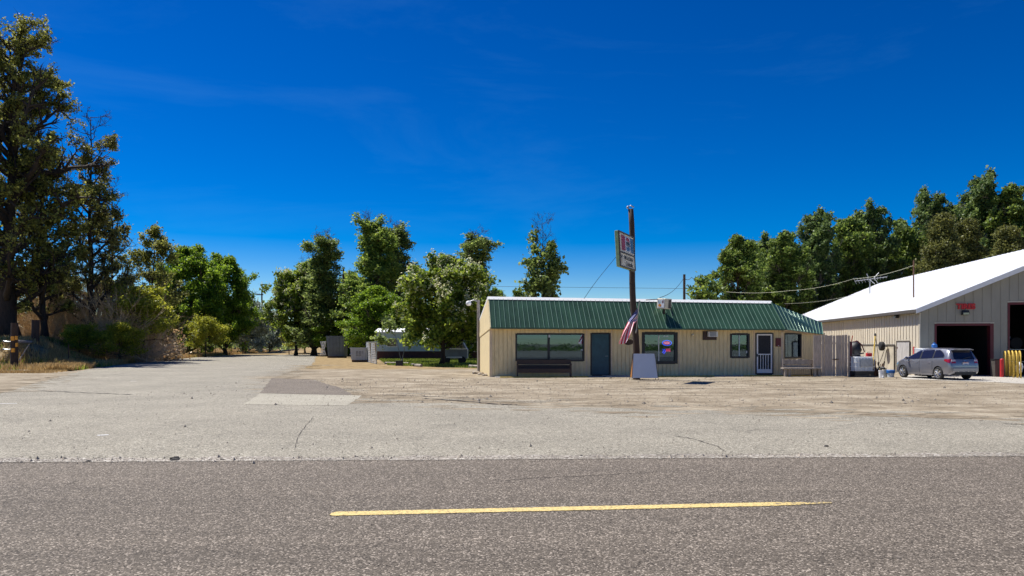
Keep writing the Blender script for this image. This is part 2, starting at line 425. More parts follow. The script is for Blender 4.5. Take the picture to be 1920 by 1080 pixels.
def sheet(name, pts, z, m, jit=0, step=1.5, seed=1, follow=False):
    rnd = random.Random(seed); out = []
    for p, q in zip(pts, pts[1:]+pts[:1]):
        L_ = math.hypot(q[0]-p[0], q[1]-p[1]); n = max(1, int(L_/step)) if L_ < 200 and jit else 1
        for i in range(n):
            t = i/n; j = jit if i else 0
            out.append((p[0]+(q[0]-p[0])*t+rnd.uniform(-j, j), p[1]+(q[1]-p[1])*t+rnd.uniform(-j, j)*.6))
    mb = MB(); mb.face([(x, y, z) for x, y in out])
    o = mb.build(name, m)
    return struct(o)
HE = lambda x: 10.3+.039*x                      # far edge of the highway
apron = [(-90, HE(-90)-.6), (-45, HE(-45)-.6), (45, HE(45)-.6), (90, HE(90)-.6), (90, 13.5), (40, 13.6), (10.6, 15.4), (7.7, 16.8), (4.2, 18.2), (.5, 19.1), (-4.6, 22.2), (-8.2, 29), (-11, 34), (-13, 44), (-15, 56), (-19.8, 75), (-31, 118), (-37, 160), (-48, 200), (-98, 400), (-105, 400), (-57, 200), (-44.5, 136), (-41, 107), (-34, 70), (-27, 48), (-24, 40.7), (-19.7, 31), (-16, 23), (-19, 20.5), (-30, 19), (-90, 17)]
sheet('side_road', apron, .004, M['asphalt_ap'], .14, .8)
mb = MB(); HX = [-300, -150]+[-60+i*.6 for i in range(201)]+[150, 300]; rnd = random.Random(4)
for a, b in zip(HX, HX[1:]):
    mb.face([(a, -14, .009), (b, -14, .009), (b, HE(b), .009), (a, HE(a), .009)])
o = mb.build('highway', M['asphalt_hw']); struct(o)
# loose gravel strip along the edge of the highway
mb = MB(); pv = None
for i in range(400):
    x = -40+i*.2
    w0 = HE(x)-.02+rnd.uniform(-.02, .02); w1 = HE(x)+.28+rnd.uniform(-.1, .14)
    if pv: mb.face([(pv[0], pv[1], .0135), (x, w0, .0135), (x, w1, .0135), (pv[0], pv[2], .0135)])
    pv = (x, w0, w1)
struct(mb.build('gravel_shoulder', M['shoulder']))
# road patches
def patch(name, pix, z, m, seed):
    pts = []
    for px, py in pix:
        d = CH*F/(py-HY); pts.append(((px-960)/F*d, d))
    return sheet(name, pts, z, m, .04, .4, seed)
patch('pale_road_patch', [(458, 758.5), (650, 761), (678, 742), (486, 738)], .009, M['patch_pale'], 3)
patch('dark_road_patch', [(487, 737.5), (640, 741.5), (662, 741), (640, 728), (585, 712), (510, 709.5)], .0085, M['patch_dark'], 5)
patch('concrete_pad', [(1690, 711), (1860, 716.5), (1990, 724), (2200, 716), (2100, 703), (1760, 703), (1690, 704)], .008, M['concrete'], 6)
rnd = random.Random(77)
bnd = [(40, 13.6), (10.6, 15.4), (7.7, 16.8), (4.2, 18.2), (.5, 19.1), (-4.6, 22.2), (-8.2, 29), (-11, 34), (-13, 44), (-15, 56)]
def along(pts, t):
    L_ = [math.hypot(b[0]-a[0], b[1]-a[1]) for a, b in zip(pts, pts[1:])]; s = t*sum(L_)
    for (a, b), l in zip(zip(pts, pts[1:]), L_):
        if s <= l: return a[0]+(b[0]-a[0])*s/l, a[1]+(b[1]-a[1])*s/l
        s -= l
    return pts[-1]
def drifts(name, m, n, off, z0, smin, smax, seed, pts=None):
    rnd = random.Random(seed); mb = MB()
    for i in range(n):
        x, y = along(pts or bnd, rnd.random()); y += rnd.gauss(off, .8); x += rnd.gauss(0, .5)
        s = rnd.uniform(smin, smax)**1.0; k = rnd.uniform(1.5, 4.5); q = []
        for j in range(14):
            a = 2*math.pi*j/14; r_ = s*rnd.uniform(.5, 1.25); q.append((x+r_*k*math.cos(a), y+r_*math.sin(a)*.8, z0+.000012*i))
        mb.face(q)
    struct(mb.build(name, m))
drifts('gravel_drift', M['ground'], 330, -.3, .0045, .04, .30, 5)
drifts('asphalt_remnant', M['asphalt_ap'], 150, 1.1, .0032, .04, .26, 6)
drifts('gravel_drift', M['ground'], 120, .4, .0085, .03, .2, 7, [(-24, 40.7), (-19.7, 31), (-16, 23), (-19, 20.5), (-30, 19)])
M['tar'] = mat('tar_crack', (.035, .028, .022), .9, .3, 8)  # tar-dark colour of the pavement cracks
def crack(pix, w, seed, z=.0125):
    rn = random.Random(seed); P_ = []
    for (a, b), (c, e) in zip(pix, pix[1:]):
        for i in range(10): P_.append((a+(c-a)*i/10+rn.uniform(-1.3, 1.3), b+(e-b)*i/10+rn.uniform(-.35, .35)))
    mb = MB(); pr = None
    for k, (px, py) in enumerate(P_):
        d = CH*F/(py-HY); x = (px-960)/F*d; ww = w*rn.uniform(.3, 1.2)*(.2 if k in (0, len(P_)-1) else 1)
        cur = ((x-ww*.4, d-ww), (x+ww*.4, d+ww))
        if pr: mb.face([(*pr[0], z), (*cur[0], z), (*cur[1], z), (*pr[1], z)])
        pr = cur
    struct(mb.build('pavement_crack', M['tar']))
crack([(553, 842), (558, 822), (572, 800), (590, 780)], .009, 1)
crack([(790, 747), (860, 752), (930, 758), (975, 760)], .07, 2)
crack([(720, 740), (790, 743), (900, 747)], .05, 8)
crack([(1265, 818), (1300, 824), (1345, 838), (1362, 850)], .02, 3)
crack([(70, 733), (160, 737), (260, 741)], .05, 4)
crack([(1460, 731), (1520, 732), (1600, 732)], .06, 5)
crack([(122, 912), (136, 906), (152, 902)], .012, 6, .0105)
crack([(1880, 795), (1905, 796), (1940, 798)], .03, 7)
crack([(930, 905), (1000, 898), (1120, 893), (1240, 886)], .012, 9, .0105)
crack([(1180, 728), (1260, 729), (1330, 729)], .06, 10)
# centre line, worn thin at its right end
m, nt, N, L, b = new_mat('worn_yellow_line')
b.inputs['Roughness'].default_value = .8
tc = N.new('ShaderNodeTexCoord'); n = N.new('ShaderNodeTexNoise'); n.inputs['Scale'].default_value = 45; n.inputs['Detail'].default_value = 4
L.new(tc.outputs['Object'], n.inputs['Vector'])
r = N.new('ShaderNodeValToRGB'); e = r.color_ramp.elements
e[0].position = .33; e[0].color = (.12, .10, .085, 1); e[1].position = .50; e[1].color = (.56, .42, .15, 1); k = e.new(.7); k.color = (.68, .53, .23, 1); k = e.new(.40); k.color = (.36, .28, .13, 1)
sp = N.new('ShaderNodeSeparateXYZ'); L.new(tc.outputs['Object'], sp.inputs[0])
mr = N.new('ShaderNodeMapRange'); mr.inputs[1].default_value = 2.4; mr.inputs[2].default_value = 3.3; mr.inputs[3].default_value = .03; mr.inputs[4].default_value = -.16
L.new(sp.outputs[0], mr.inputs[0]); ad = N.new('ShaderNodeMath'); L.new(mr.outputs[0], ad.inputs[0]); L.new(n.outputs[0], ad.inputs[1])
L.new(ad.outputs[0], r.inputs[0]); L.new(r.outputs[0], b.inputs['Base Color'])
mb = MB(); rnd = random.Random(9); pv = None; n_ = 120
for i in range(n_+1):
    t = i/n_; d = 6.98+(7.47-6.98)*t; x = -1.695+(3.2+1.695)*t
    w = .082*(1-.6*sm(.85, 1, t))*(sm(0, .01, t)*.5+.5); a_, b_ = d-w+rnd.uniform(-.006, .006), d+w+rnd.uniform(-.006, .006)
    if pv: mb.face([(pv[0], pv[1], .014), (x, a_, .014), (x, b_, .014), (pv[0], pv[2], .014)])
    pv = (x, a_, b_)
struct(mb.build('centre_line', m))
# old paint flecks on the side road
for px, py, w in ((193, 816.5, 18), (15, 757, 34), (250, 715, 12)):
    d = CH*F/(py-HY); x = (px-960)/F*d; hw = w/F*d/2; mb = MB()
    q = [(x-hw, d-.05), (x-hw*.3, d-.07), (x+hw, d), (x+hw*.8, d+.07), (x-hw*.4, d+.02), (x-hw, d)]
    mb.face([(a, b, .009) for a, b in q])
    struct(mb.build('road_marking', M['white']))
# scattered gravel: many small stones
def stones(name, regions, m, seed, sizes=(.012, .035)):
    rnd = np.random.default_rng(seed); V = []; Fc = []
    base = np.array([[1, 0, 0], [0, 1, 0], [-1, 0, 0], [0, -1, 0], [0, 0, 1], [0, 0, -.5]], float)
    fc = np.array([[0, 1, 4], [1, 2, 4], [2, 3, 4], [3, 0, 4], [1, 0, 5], [2, 1, 5], [3, 2, 5], [0, 3, 5]])
    k = 0
    for fn, n in regions:
        for _ in range(n):
            x, y = fn(rnd); s = rnd.uniform(*sizes)*(1+2*(rnd.random() < .02))*(1.35 if y > 19 else 1)
            V.append(base*s*rnd.uniform(.6, 1.3, (6, 3))+np.array([x, y, .012])); Fc.append(fc+6*k); k += 1
    V = np.concatenate(V); Fc = np.concatenate(Fc)
    me = bpy.data.meshes.new(name); me.from_pydata(V.tolist(), [], Fc.tolist()); me.materials.append(m)
    o = bpy.data.objects.new(name, me); COL.objects.link(o)
    tag(o, 'small loose stones along the highway edge and over the lot', 'gravel'); return struct(o, 'stuff')
def edge_pt(r):
    x = r.uniform(-11, 12); return x, HE(x)+.14+r.normal()*.13
def lot2_pt(r):
    y = r.uniform(19, 35); x = r.uniform(-.5*y, .72*y)
    while x < -4.6-(y-22)*.45 or (y < 20.5 and x < 2): y = r.uniform(19, 35); x = r.uniform(-.5*y, .72*y)
    return x, y
def lot_pt(r):
    x = r.uniform(-12, 20); return x, r.uniform(11, 34)
stones('loose_gravel', [(edge_pt, 3500), (lot_pt, 3000), (lot2_pt, 5000)], M['rock'], 3, (.005, .014))
for i, (px, py, s, lab) in enumerate(((327, 864, .06, 'largest black asphalt lump at the edge of the highway'), (167, 867, .035, 'small black asphalt lump left of the largest one on the highway edge'), (416, 863.5, .03, 'small black asphalt lump right of the largest one on the highway edge'), (1549, 837.5, .03, 'lone dark lump on the pale asphalt at the right'), (1090, 855, .022, 'tiny dark lump at the middle of the highway edge'))):
    d = CH*F/(py-HY); mb = MB(); c = GP(px, d); mb.blob((c.x, c.y, s*.3), (s*1.2, s, s*.6), i+5, amp=.3)
    tag(mb.build('asphalt_lump', M['asphaltlump'], org=(c.x, c.y, 0)), lab, 'asphalt lump', 'asphalt lumps on the road')

# ------------------------------------------------------------------ vegetation
def quads_mesh(name, V, m):
    n = len(V)//4; me = bpy.data.meshes.new(name)
    me.vertices.add(len(V)); me.vertices.foreach_set('co', np.asarray(V, np.float32).ravel())
    me.loops.add(n*4); me.loops.foreach_set('vertex_index', np.arange(n*4, dtype=np.int32))
    me.polygons.add(n); me.polygons.foreach_set('loop_start', np.arange(0, n*4, 4, dtype=np.int32)); me.polygons.foreach_set('loop_total', np.full(n, 4, np.int32))
    me.materials.append(m); me.update(calc_edges=True); return me
def leaf_quads(C, size, rng, elong=1.5, droop=0):
    n = len(C)
    a = rng.normal(size=(n, 3)); a[:, 2] -= droop; a /= np.linalg.norm(a, axis=1)[:, None]
    b = rng.normal(size=(n, 3)); b[:, 2] *= .6; b -= (b*a).sum(1)[:, None]*a; b /= np.linalg.norm(b, axis=1)[:, None]
    s = (size*rng.uniform(.55, 1.3, n))[:, None]
    a = a*s*elong*.5; b = b*s*.5
    V = np.empty((n, 4, 3)); V[:, 0] = C-a; V[:, 1] = C+b; V[:, 2] = C+a; V[:, 3] = C-b
    return V.reshape(-1, 3)

def tree_meshes(name, seed, H, R, cb, tr, profile, leafm, barkm, nprim=34, nsec=7, leaves=26000, lsize=.16, up=.5, sigma=.28, bare=.0, top_bare=0, wob=.03, stems=1, spread=.0, gap=.25, blossom=None, nter=3, droop=0, limbs=1.0, low_fill=0):
    """skeleton of trunk, limbs and twigs; leaves gather round the twig ends"""
    rng = np.random.default_rng(seed); rnd = random.Random(seed)
    mb = MB(); anchors = []; wts = []
    def path(p, d, L_, n, curl, upb):
        pts = [Vector(p)]; d = Vector(d).normalized()
        for _ in range(n):
            d = (d+Vector((rnd.gauss(0, curl), rnd.gauss(0, curl), rnd.gauss(0, curl)+upb))).normalized()
            pts.append(pts[-1]+d*L_/n)
        return pts
    for st in range(stems):
        ang0 = 2*math.pi*st/stems+rnd.random()
        lean = Vector((math.cos(ang0), math.sin(ang0), 0))*spread*(1 if stems > 1 else rnd.uniform(.3, 1))
        n = 14; pts = []
        ox = oy = 0
        for i in range(n+1):
            t = i/n; ox += rnd.gauss(0, wob*H/n*2); oy += rnd.gauss(0, wob*H/n*2)
            pts.append(Vector((ox, oy, 0))+lean*t*H+Vector((0, 0, t*H*.97)))
        rr = [tr*(1-.93*(i/n)**.8)*(1.35 if i == 0 else 1)/(stems**.4) for i in range(n+1)]
        mb.tube(pts, rr, 9)
        npr = nprim//stems
        for k in range(npr):
            t = cb+(1-cb)*((k+rnd.random())/npr)**.9
            f = t*n; i = min(n-1, int(f)); p = pts[i].lerp(pts[i+1], f-i)
            r_ = profile((t-cb)/(1-cb))*R*rnd.uniform(.65, 1.12)
            a = k*2.4+rnd.uniform(-.5, .5)
            if stems > 1 and rnd.random() < .6: a = ang0+rnd.gauss(0, .9)
            d = Vector((math.cos(a), math.sin(a), up+rnd.uniform(-.25, .35)))
            br = path(p, d, r_, 6, .16, .05+up*.08)
            r0 = min(rr[i]*.55, .02+.028*r_)*limbs
            mb.tube(br, [r0*(1-.85*q/6) for q in range(7)], 5)
            isbare = rnd.random() < bare or (top_bare and t > 1-top_bare)
            for s_ in range(max(3, int(nsec*(.5+r_/R)))):
                q = rnd.uniform(.25, 1); fi = q*6; ii = min(5, int(fi)); p2 = br[ii].lerp(br[ii+1], fi-ii)
                d2 = (br[ii+1]-br[ii]).normalized()+Vector((rnd.gauss(0, .7), rnd.gauss(0, .7), rnd.gauss(.15, .5)))
                l2 = r_*rnd.uniform(.22, .5)*(1.15-q*.5)
                sb = path(p2, d2, l2, 4, .22, .06-droop*.15)
                mb.tube(sb, [r0*.4*(1-.8*e_/4)+.004 for e_ in range(5)], 4, cap=False)
                lv = not isbare and rnd.random() > gap
                for _ in range(nter):
                    e_ = rnd.uniform(.3, 1)*4; j = min(3, int(e_)); p3 = sb[j].lerp(sb[j+1], e_-j)
                    d3 = (sb[j+1]-sb[j]).normalized()+Vector((rnd.gauss(0, .8), rnd.gauss(0, .8), rnd.gauss(.1-droop, .6)))
                    tb = path(p3, d3, l2*rnd.uniform(.3, .6)+.15, 3, .25, .0)
                    mb.tube(tb, [r0*.16+.006, r0*.12+.005, .005, .003], 3, cap=False)
                    if lv:
                        for w_ in (1, 2, 3): anchors.append(tb[w_]); wts.append(rnd.uniform(.4, 1.3))
                if lv:
                    anchors.append(sb[3]); anchors.append(sb[4]); wts += [1, 1]
    A = np.array([tuple(a) for a in anchors]); w = np.array(wts)
    pick = rng.choice(len(A), leaves, p=w/w.sum())
    C = A[pick]+rng.normal(size=(leaves, 3))*sigma*np.array([1, 1, .8])
    C = C[C[:, 2] > .15]
    LV = leaf_quads(C, lsize, rng, droop=droop)
    me_t = bpy.data.meshes.new(name+'_trunk'); me_t.from_pydata([tuple(p) for p in mb.v], [], mb.f); me_t.materials.append(barkm)
    me_t.polygons.foreach_set('use_smooth', [True]*len(me_t.polygons))
    me_c = quads_mesh(name+'_crown', LV, leafm)
    me_b = None
    if blossom:
        outer = C[:, 2]-.35*H
        rad = np.hypot(C[:, 0], C[:, 1])/R+(C[:, 2]/H)
        cand = C[rad > np.quantile(rad, .45)]
        pk = cand[rng.choice(len(cand), blossom)]
        BC = np.repeat(pk, 14, 0)+rng.normal(size=(blossom*14, 3))*np.array([.11, .11, .16])+np.array([0, 0, .12])
        me_b = quads_mesh(name+'_blossom', leaf_quads(BC, .12, rng, 1.1), M['blossom'])
    return me_t, me_c, me_b
oval = lambda h: max(.12, math.sin(math.pi*min(1, (h*.86+.14)))**.7)
column = lambda h: .55+.45*math.sin(math.pi*min(1, h*.9+.1)) if h < .85 else .55
wide = lambda h: max(.15, (1-(h-.25)**2*1.3))
cone = lambda h: max(.1, 1.0-h*.85)
def place_tree(name, meshes, label, loc, rz=0, sc=(1, 1, 1), cat='tree', group=None):
    r = thing(name, label, cat, loc, group, rz); r.scale = sc
    for nm, me in (('trunk', meshes[0]), ('crown', meshes[1]), ('blossom', meshes[2])):
        if me is None: continue
        o = bpy.data.objects.new(nm, me); COL.objects.link(o); o.parent = r
    return r
def hof(py, d): return CH+(HY-py)/F*d

TM = {}
# --- left side
d = 60; H_ = hof(92, d)
TM['elm'] = tree_meshes('elm', 11, H_, 6.3, .10, .78, lambda h: 1.0 if h < .6 else (1.0-.33*(h-.6)/.15 if h < .75 else .67-.2*max(0, h-.9)/.1), M['lf_elm'], M['bark_dark'], nprim=74, nsec=8, leaves=62000, lsize=.14, up=.5, sigma=.16, bare=.1, wob=.03, gap=.38, limbs=1.6, nter=4)
place_tree('elm_tree', TM['elm'], 'tallest dark elm with thick black trunk behind the reflector posts', (*GP(14, d).xy, height(*GP(14, d).xy)-.2), .4)
d = 66; H_ = hof(222, d)
TM['elm_b'] = tree_meshes('elm_b', 23, H_, 4.6, .08, .34, lambda h: .9-.5*h, M['lf_elm2'], M['bark_dark'], nprim=48, nsec=8, leaves=20000, lsize=.14, up=.55, sigma=.15, bare=.15, top_bare=.12, gap=.3, nter=5, limbs=1.4)
place_tree('elm_tree', TM['elm_b'], 'second tallest elm, bare twigs at its top, beside the thick trunked one', (*GP(172, d).xy, height(*GP(172, d).xy)-.2), 1.0)
d = 62; H_ = hof(290, d)
TM['elm_c'] = tree_meshes('elm_c', 29, H_, 4.4, .05, .3, lambda h: .95-.5*h, M['lf_elm'], M['bark_dark'], nprim=40, nsec=8, leaves=20000, lsize=.15, up=.4, sigma=.17, bare=.15, gap=.38, nter=4, limbs=1.3)
place_tree('elm_tree', TM['elm_c'], 'leafy dark elm filling the gap between the two tallest elms', (*GP(82, d).xy, height(*GP(82, d).xy)-.2), 2.0)
d = 70; H_ = hof(352, d)
TM['elm_d'] = tree_meshes('elm_d', 37, H_, 3.4, .06, .22, lambda h: .9-.4*h, M['lf_elm2'], M['bark_dark'], nprim=40, nsec=7, leaves=8000, lsize=.15, up=.6, sigma=.16, bare=.35, top_bare=.25, gap=.38, nter=5, limbs=1.4)
place_tree('elm_tree', TM['elm_d'], 'thin half dead elm with bare crooked top, right of the tall elms', (*GP(213, d).xy, height(*GP(213, d).xy)-.2), .2)
d = 76; H_ = hof(420, d)
TM['elm_e'] = tree_meshes('elm_e', 41, H_, 3.4, .08, .24, oval, M['lf_elm'], M['bark_dark'], nprim=44, nsec=7, leaves=14000, lsize=.16, up=.5, sigma=.17, gap=.4, nter=4)
place_tree('elm_tree', TM['elm_e'], 'small dark elm standing between the tall elms and the bright green trees', (*GP(284, d).xy, height(*GP(284, d).xy)-.2), .9)
d = 100
TM['maple'] = tree_meshes('maple', 51, hof(472, d), 5.6, .03, .3, wide, M['lf_bright'], M['bark'], nprim=64, nsec=7, leaves=62000, lsize=.19, up=.35, sigma=.26, gap=.32)
for px_, d_, s_, h_, lab in ((58, 76, .9, .62, 'low shady elm growing behind the second timber post'), (112, 80, .95, .66, 'low bushy elm behind the dead shrubs, left of the half bare one'), (196, 84, .9, .6, 'short elm behind the tall brown dead shrub'), (246, 88, .85, .55, 'shortest elm just left of the small dark one'), (-20, 74, .9, .8, 'elm cut by the left edge of the picture')):
    place_tree('elm_tree', TM['elm_e'], lab, (*GP(px_, d_).xy, .6), px_*.1, (s_*1.25, s_*1.25, h_), group='low elms on the bank')
place_tree('broadleaf_tree', TM['maple'], 'bright green bushy tree, the left one of the pair beside the road', GP(352, d), .3, (1.05, 1.05, 1), group='bright green trees left of the road')
place_tree('broadleaf_tree', TM['maple'], 'bright green bushy tree, the right one of the pair beside the road', GP(424, d+8), 2.4, (.92, .92, .98), group='bright green trees left of the road')
place_tree('broadleaf_tree', TM['maple'], 'low green tree behind the dead brush, left of the bright pair', GP(305, d+16), 4.1, (.8, .8, .66), group='bright green trees left of the road')
TM['lime'] = tree_meshes('lime', 57, 5.5, 3.0, .15, .12, wide, M['lf_lime'], M['bark'], nprim=26, nsec=6, leaves=11000, lsize=.15, up=.4, sigma=.3, gap=.4)
place_tree('shrub', TM['lime'], 'yellow green leafy shrub rising out of the dead brush', (*GP(268, 66).xy, 1.0), .2, (1, 1, .92), 'shrub', 'yellow green shrubs')
place_tree('shrub', TM['lime'], 'yellow green sapling at the foot of the bright green trees', GP(385, 92), 1.6, (.8, .8, .8), 'shrub', 'yellow green shrubs')
place_tree('shrub', TM['lime'], 'low green shrub on the bank behind the steel fence posts', (*GP(150, 60).xy, height(*GP(150, 60).xy)-.1), 3.1, (.6, .6, .42), 'shrub', 'yellow green shrubs')
place_tree('shrub', TM['lime'], 'green shrub on the bank between the dead shrubs and the half dead elm', (*GP(226, 61).xy, height(*GP(226, 61).xy)-.1), 5.1, (.7, .7, .55), 'shrub', 'yellow green shrubs')
TM['silver'] = tree_meshes('silver', 61, 8.0, 4.2, .04, .15, wide, M['lf_silver'], M['bark'], nprim=50, nsec=6, leaves=30000, lsize=.24, up=.5, sigma=.4, gap=.15)
place_tree('olive_shrub', TM['silver'], 'silvery grey leafed shrub, the left one at the end of the wire fence', GP(462, 125), .2, (1, 1, 1.0), 'shrub', 'silvery shrubs')
place_tree('olive_shrub', TM['silver'], 'silvery grey leafed shrub, the right one next to the side road', GP(505, 132), 2.2, (.95, .95, .82), 'shrub', 'silvery shrubs')
# --- middle
place_tree('shrub', TM['lime'], 'low yellow green shrub on the dirt mound at the bend of the side road', (*GP(572, 118).xy, .2), 2.2, (1.7, 1.3, .62), 'shrub', 'yellow green shrubs')
place_tree('broadleaf_tree', TM['maple'], 'low bright green bush directly behind the slate dumpster', GP(640, 100), .9, (.75, .75, .5), group='yard trees')
place_tree('broadleaf_tree', TM['maple'], 'dark green bush between the chain link fence and the leaning catalpa', GP(770, 92), 2.9, (.6, .6, .42), group='yard trees')
TM['cat'] = tree_meshes('catalpa', 71, 8.0, 3.9, .16, .2, wide, M['lf_catalpa'], M['bark_dark'], nprim=46, nsec=7, leaves=26000, lsize=.2, up=.35, sigma=.22, gap=.36, blossom=620)
place_tree('catalpa_tree', TM['cat'], 'catalpa covered in cream blossom beside the cafe wall', GP(826, 56), .5, (1, 1, .93), group='flowering catalpa trees')
place_tree('catalpa_tree', TM['cat'], 'flowering catalpa at the far bend of the side road', GP(556, 104), 2.6, (1.2, 1.2, 1.35), group='flowering catalpa trees')
d = 92
TM['pop'] = tree_meshes('poplar', 81, hof(395, d), 4.6, .02, .34, lambda h: 1.0-.5*h, M['lf_poplar'], M['bark'], nprim=84, nsec=8, leaves=46000, lsize=.19, up=.95, sigma=.22, top_bare=.07, gap=.3, nter=4)
TM['pop_d'] = tree_meshes('poplar_d', 83, hof(385, d), 4.2, .03, .32, lambda h: .95-.5*h, M['lf_poplar_d'], M['bark'], nprim=70, nsec=8, leaves=26000, lsize=.18, up=.95, sigma=.22, top_bare=.10, gap=.34, nter=4)
place_tree('poplar_tree', TM['pop'], 'tallest green poplar in the middle, behind the chain link fence', GP(704, d), .3, (1.2, 1.2, .93), group='poplars behind the yard')
place_tree('poplar_tree', TM['pop_d'], 'dark poplar crowding the right side of the tallest green poplar', GP(748, d+4), 1.5, (1.2, 1.2, .93), group='poplars behind the yard')
place_tree('poplar_tree', TM['pop_d'], 'dark narrow poplar with bare twigs on top, behind the dumpster', GP(614, d+8), 3.5, (1.3, 1.3, .88), group='poplars behind the yard')
place_tree('poplar_tree', TM['pop'], 'short leaning poplar between the dumpster poplar and the catalpa bend', GP(588, d+14), 2.0, (1.15, 1.15, .74), group='poplars behind the yard')
place_tree('poplar_tree', TM['pop'], 'low dark poplar between the two tallest middle poplars and the dumpster', GP(655, d+12), 5.0, (1.2, 1.2, .62), group='poplars behind the yard')
place_tree('poplar_tree', TM['pop_d'], 'dark poplar standing behind the blossoming catalpa', GP(888, 84), 4.4, (1.15, 1.15, .76), group='poplars behind the yard')
place_tree('broadleaf_tree', TM['maple'], 'bushy green tree overhanging the chain link fence and mobile home', GP(706, 84), 1.0, (.8, .8, .55), group='yard trees')
place_tree('broadleaf_tree', TM['maple'], 'shady green tree behind the parked dark vehicle', GP(868, 72), 3.0, (.55, .55, .52), group='yard trees')
place_tree('broadleaf_tree', TM['maple'], 'small round green tree peeping over the left end of the cafe roof', GP(934, 95), 3.3, (.45, .45, .58), group='yard trees')
d = 58
TM['cotton'] = tree_meshes('cotton', 91, hof(425, d), 2.7, .1, .17, lambda h: .95-.5*h, M['lf_poplar_d'], M['bark_dark'], nprim=38, nsec=7, leaves=6500, lsize=.19, up=.75, sigma=.18, top_bare=.2, gap=.35, wob=.02, nter=4)
place_tree('cottonwood_tree', TM['cotton'], 'slender open cottonwood behind the middle of the cafe roof', GP(1020, d), .2, (1, 1, 1.06))
TM['sap'] = tree_meshes('sap', 93, 6.6, 1.9, .1, .1, oval, M['lf_right'], M['bark'], nprim=22, nsec=5, leaves=2600, lsize=.22, up=.6, sigma=.26, gap=.4)
place_tree('sapling', TM['sap'], 'sparse young tree behind the cafe, right of the square utility pole', GP(1320, 56), .2, (1, 1, .98))
place_tree('sapling', TM['sap'], 'small twiggy sapling just showing over the cafe roof, left of the cottonwood', GP(974, 54), 1.2, (.5, .5, .82))
# --- right
TM['r1'] = tree_meshes('right_a', 101, 16.5, 4.6, .06, .32, oval, M['lf_right'], M['bark'], nprim=70, nsec=8, leaves=46000, lsize=.22, up=.85, sigma=.2, gap=.4)
TM['r2'] = tree_meshes('right_b', 103, 16.5, 4.6, .06, .32, column, M['lf_right2'], M['bark_pale'], nprim=66, nsec=8, leaves=44000, lsize=.23, up=1.1, sigma=.2, gap=.42)
TM['r3'] = tree_meshes('right_c', 107, 15, 4.2, .08, .3, cone, M['lf_olive'], M['bark'], nprim=110, nsec=8, leaves=52000, lsize=.15, up=.35, sigma=.24, gap=.12, nter=4)
RG = 'cottonwoods in the row behind the cafe and garage'
for px, top, d, k, sx, rz, lab in (
    (1385, 428, 72, 'r1', .72, .1, 'leftmost tree of the dark row behind the cafe'),
    (1432, 452, 78, 'r2', .75, 1.3, 'short tree in the row, second from its left end'),
    (1478, 424, 76, 'r1', .8, 2.2, 'rounded tree in the row above the hip end of the cafe roof'),
    (1530, 408, 80, 'r2', .8, 3.7, 'tree of the row behind the far corner of the white roof'),
    (1583, 396, 82, 'r1', .85, 4.5, 'full green tree of the row left of the roof antenna'),
    (1636, 398, 84, 'r2', .85, .7, 'blue green tree of the row directly behind the roof antenna'),
    (1684, 400, 86, 'r1', .8, 5.3, 'last leafy tree of the row before the olive conifers'),
    (1838, 345, 92, 'r2', 1.05, 2.9, 'tall cottonwood with pale limbs above the garage roof'),
    (1905, 338, 90, 'r1', 1.1, 1.9, 'tallest cottonwood at the right edge above the garage roof'),
    (1745, 372, 94, 'r2', .95, 4.9, 'cottonwood top showing behind the olive conifers'),
    (1790, 375, 98, 'r1', .95, 3.3, 'green cottonwood between the olive conifers and the tall pale limbed one')):
    z = hof(top+15, d)/16.5
    place_tree('cottonwood_tree', TM[k], lab, GP(px, d), rz, (sx*1.0, sx*1.0, z), group=RG)
for px, top, d, sx, rz, lab in ((1768, 402, 74, 1.0, .4, 'olive green conifer in front of the cottonwoods, left one of the three'),
                              (1815, 412, 76, .95, 2.5, 'olive green conifer, middle one of the three above the white roof'),
                              (1888, 425, 72, .95, 4.4, 'lower olive green conifer near the right edge of the white roof'),):
    place_tree('conifer_tree', TM['r3'], lab, GP(px, d), rz, (sx, sx, hof(top, d)/15), group='olive conifers behind the garage')

# dead brush on the bank: bare shrubs
def brush_mesh(name, seed, n, H, spread, m, r=.014):
    rnd = random.Random(seed); mb = MB()
    for i in range(n):
        a = rnd.uniform(0, 2*math.pi); l = H*rnd.uniform(.45, 1); out = rnd.uniform(.1, 1)*spread
        p = Vector((rnd.gauss(0, .25*spread), rnd.gauss(0, .25*spread), 0)); d = Vector((math.cos(a)*out, math.sin(a)*out, 1)).normalized()
        pts = [p]
        for k in range(6):
            d = (d+Vector((rnd.gauss(0, .16), rnd.gauss(0, .16), -.04*out))).normalized(); pts.append(pts[-1]+d*l/6)
        rr = r*rnd.uniform(.6, 1.8); mb.tube(pts, [rr*(1-.8*k/6)+.003 for k in range(7)], 4, cap=False)
        for _ in range(7):
            k = rnd.randint(2, 5); q = [pts[k]]; dd = (pts[k+1]-pts[k]).normalized()+Vector((rnd.gauss(0, .7), rnd.gauss(0, .7), rnd.gauss(0, .5)))
            for _ in range(3):
                dd = (dd.normalized()+Vector((rnd.gauss(0, .25), rnd.gauss(0, .25), rnd.gauss(0, .2)))); q.append(q[-1]+dd.normalized()*l*.09)
            mb.tube(q, [rr*.4+.003, rr*.3+.003, .005, .003], 3, cap=False)
    me = bpy.data.meshes.new(name); me.from_pydata([tuple(p) for p in mb.v], [], mb.f); me.materials.append(m); return me
BM = [brush_mesh('brush_a', 1, 110, 4.4, 1.0, M['deadwood']), brush_mesh('brush_b', 2, 120, 3.4, 1.3, M['deadwood']), brush_mesh('brush_c', 3, 60, 3.0, 1.6, M['deadpale'], .022)]
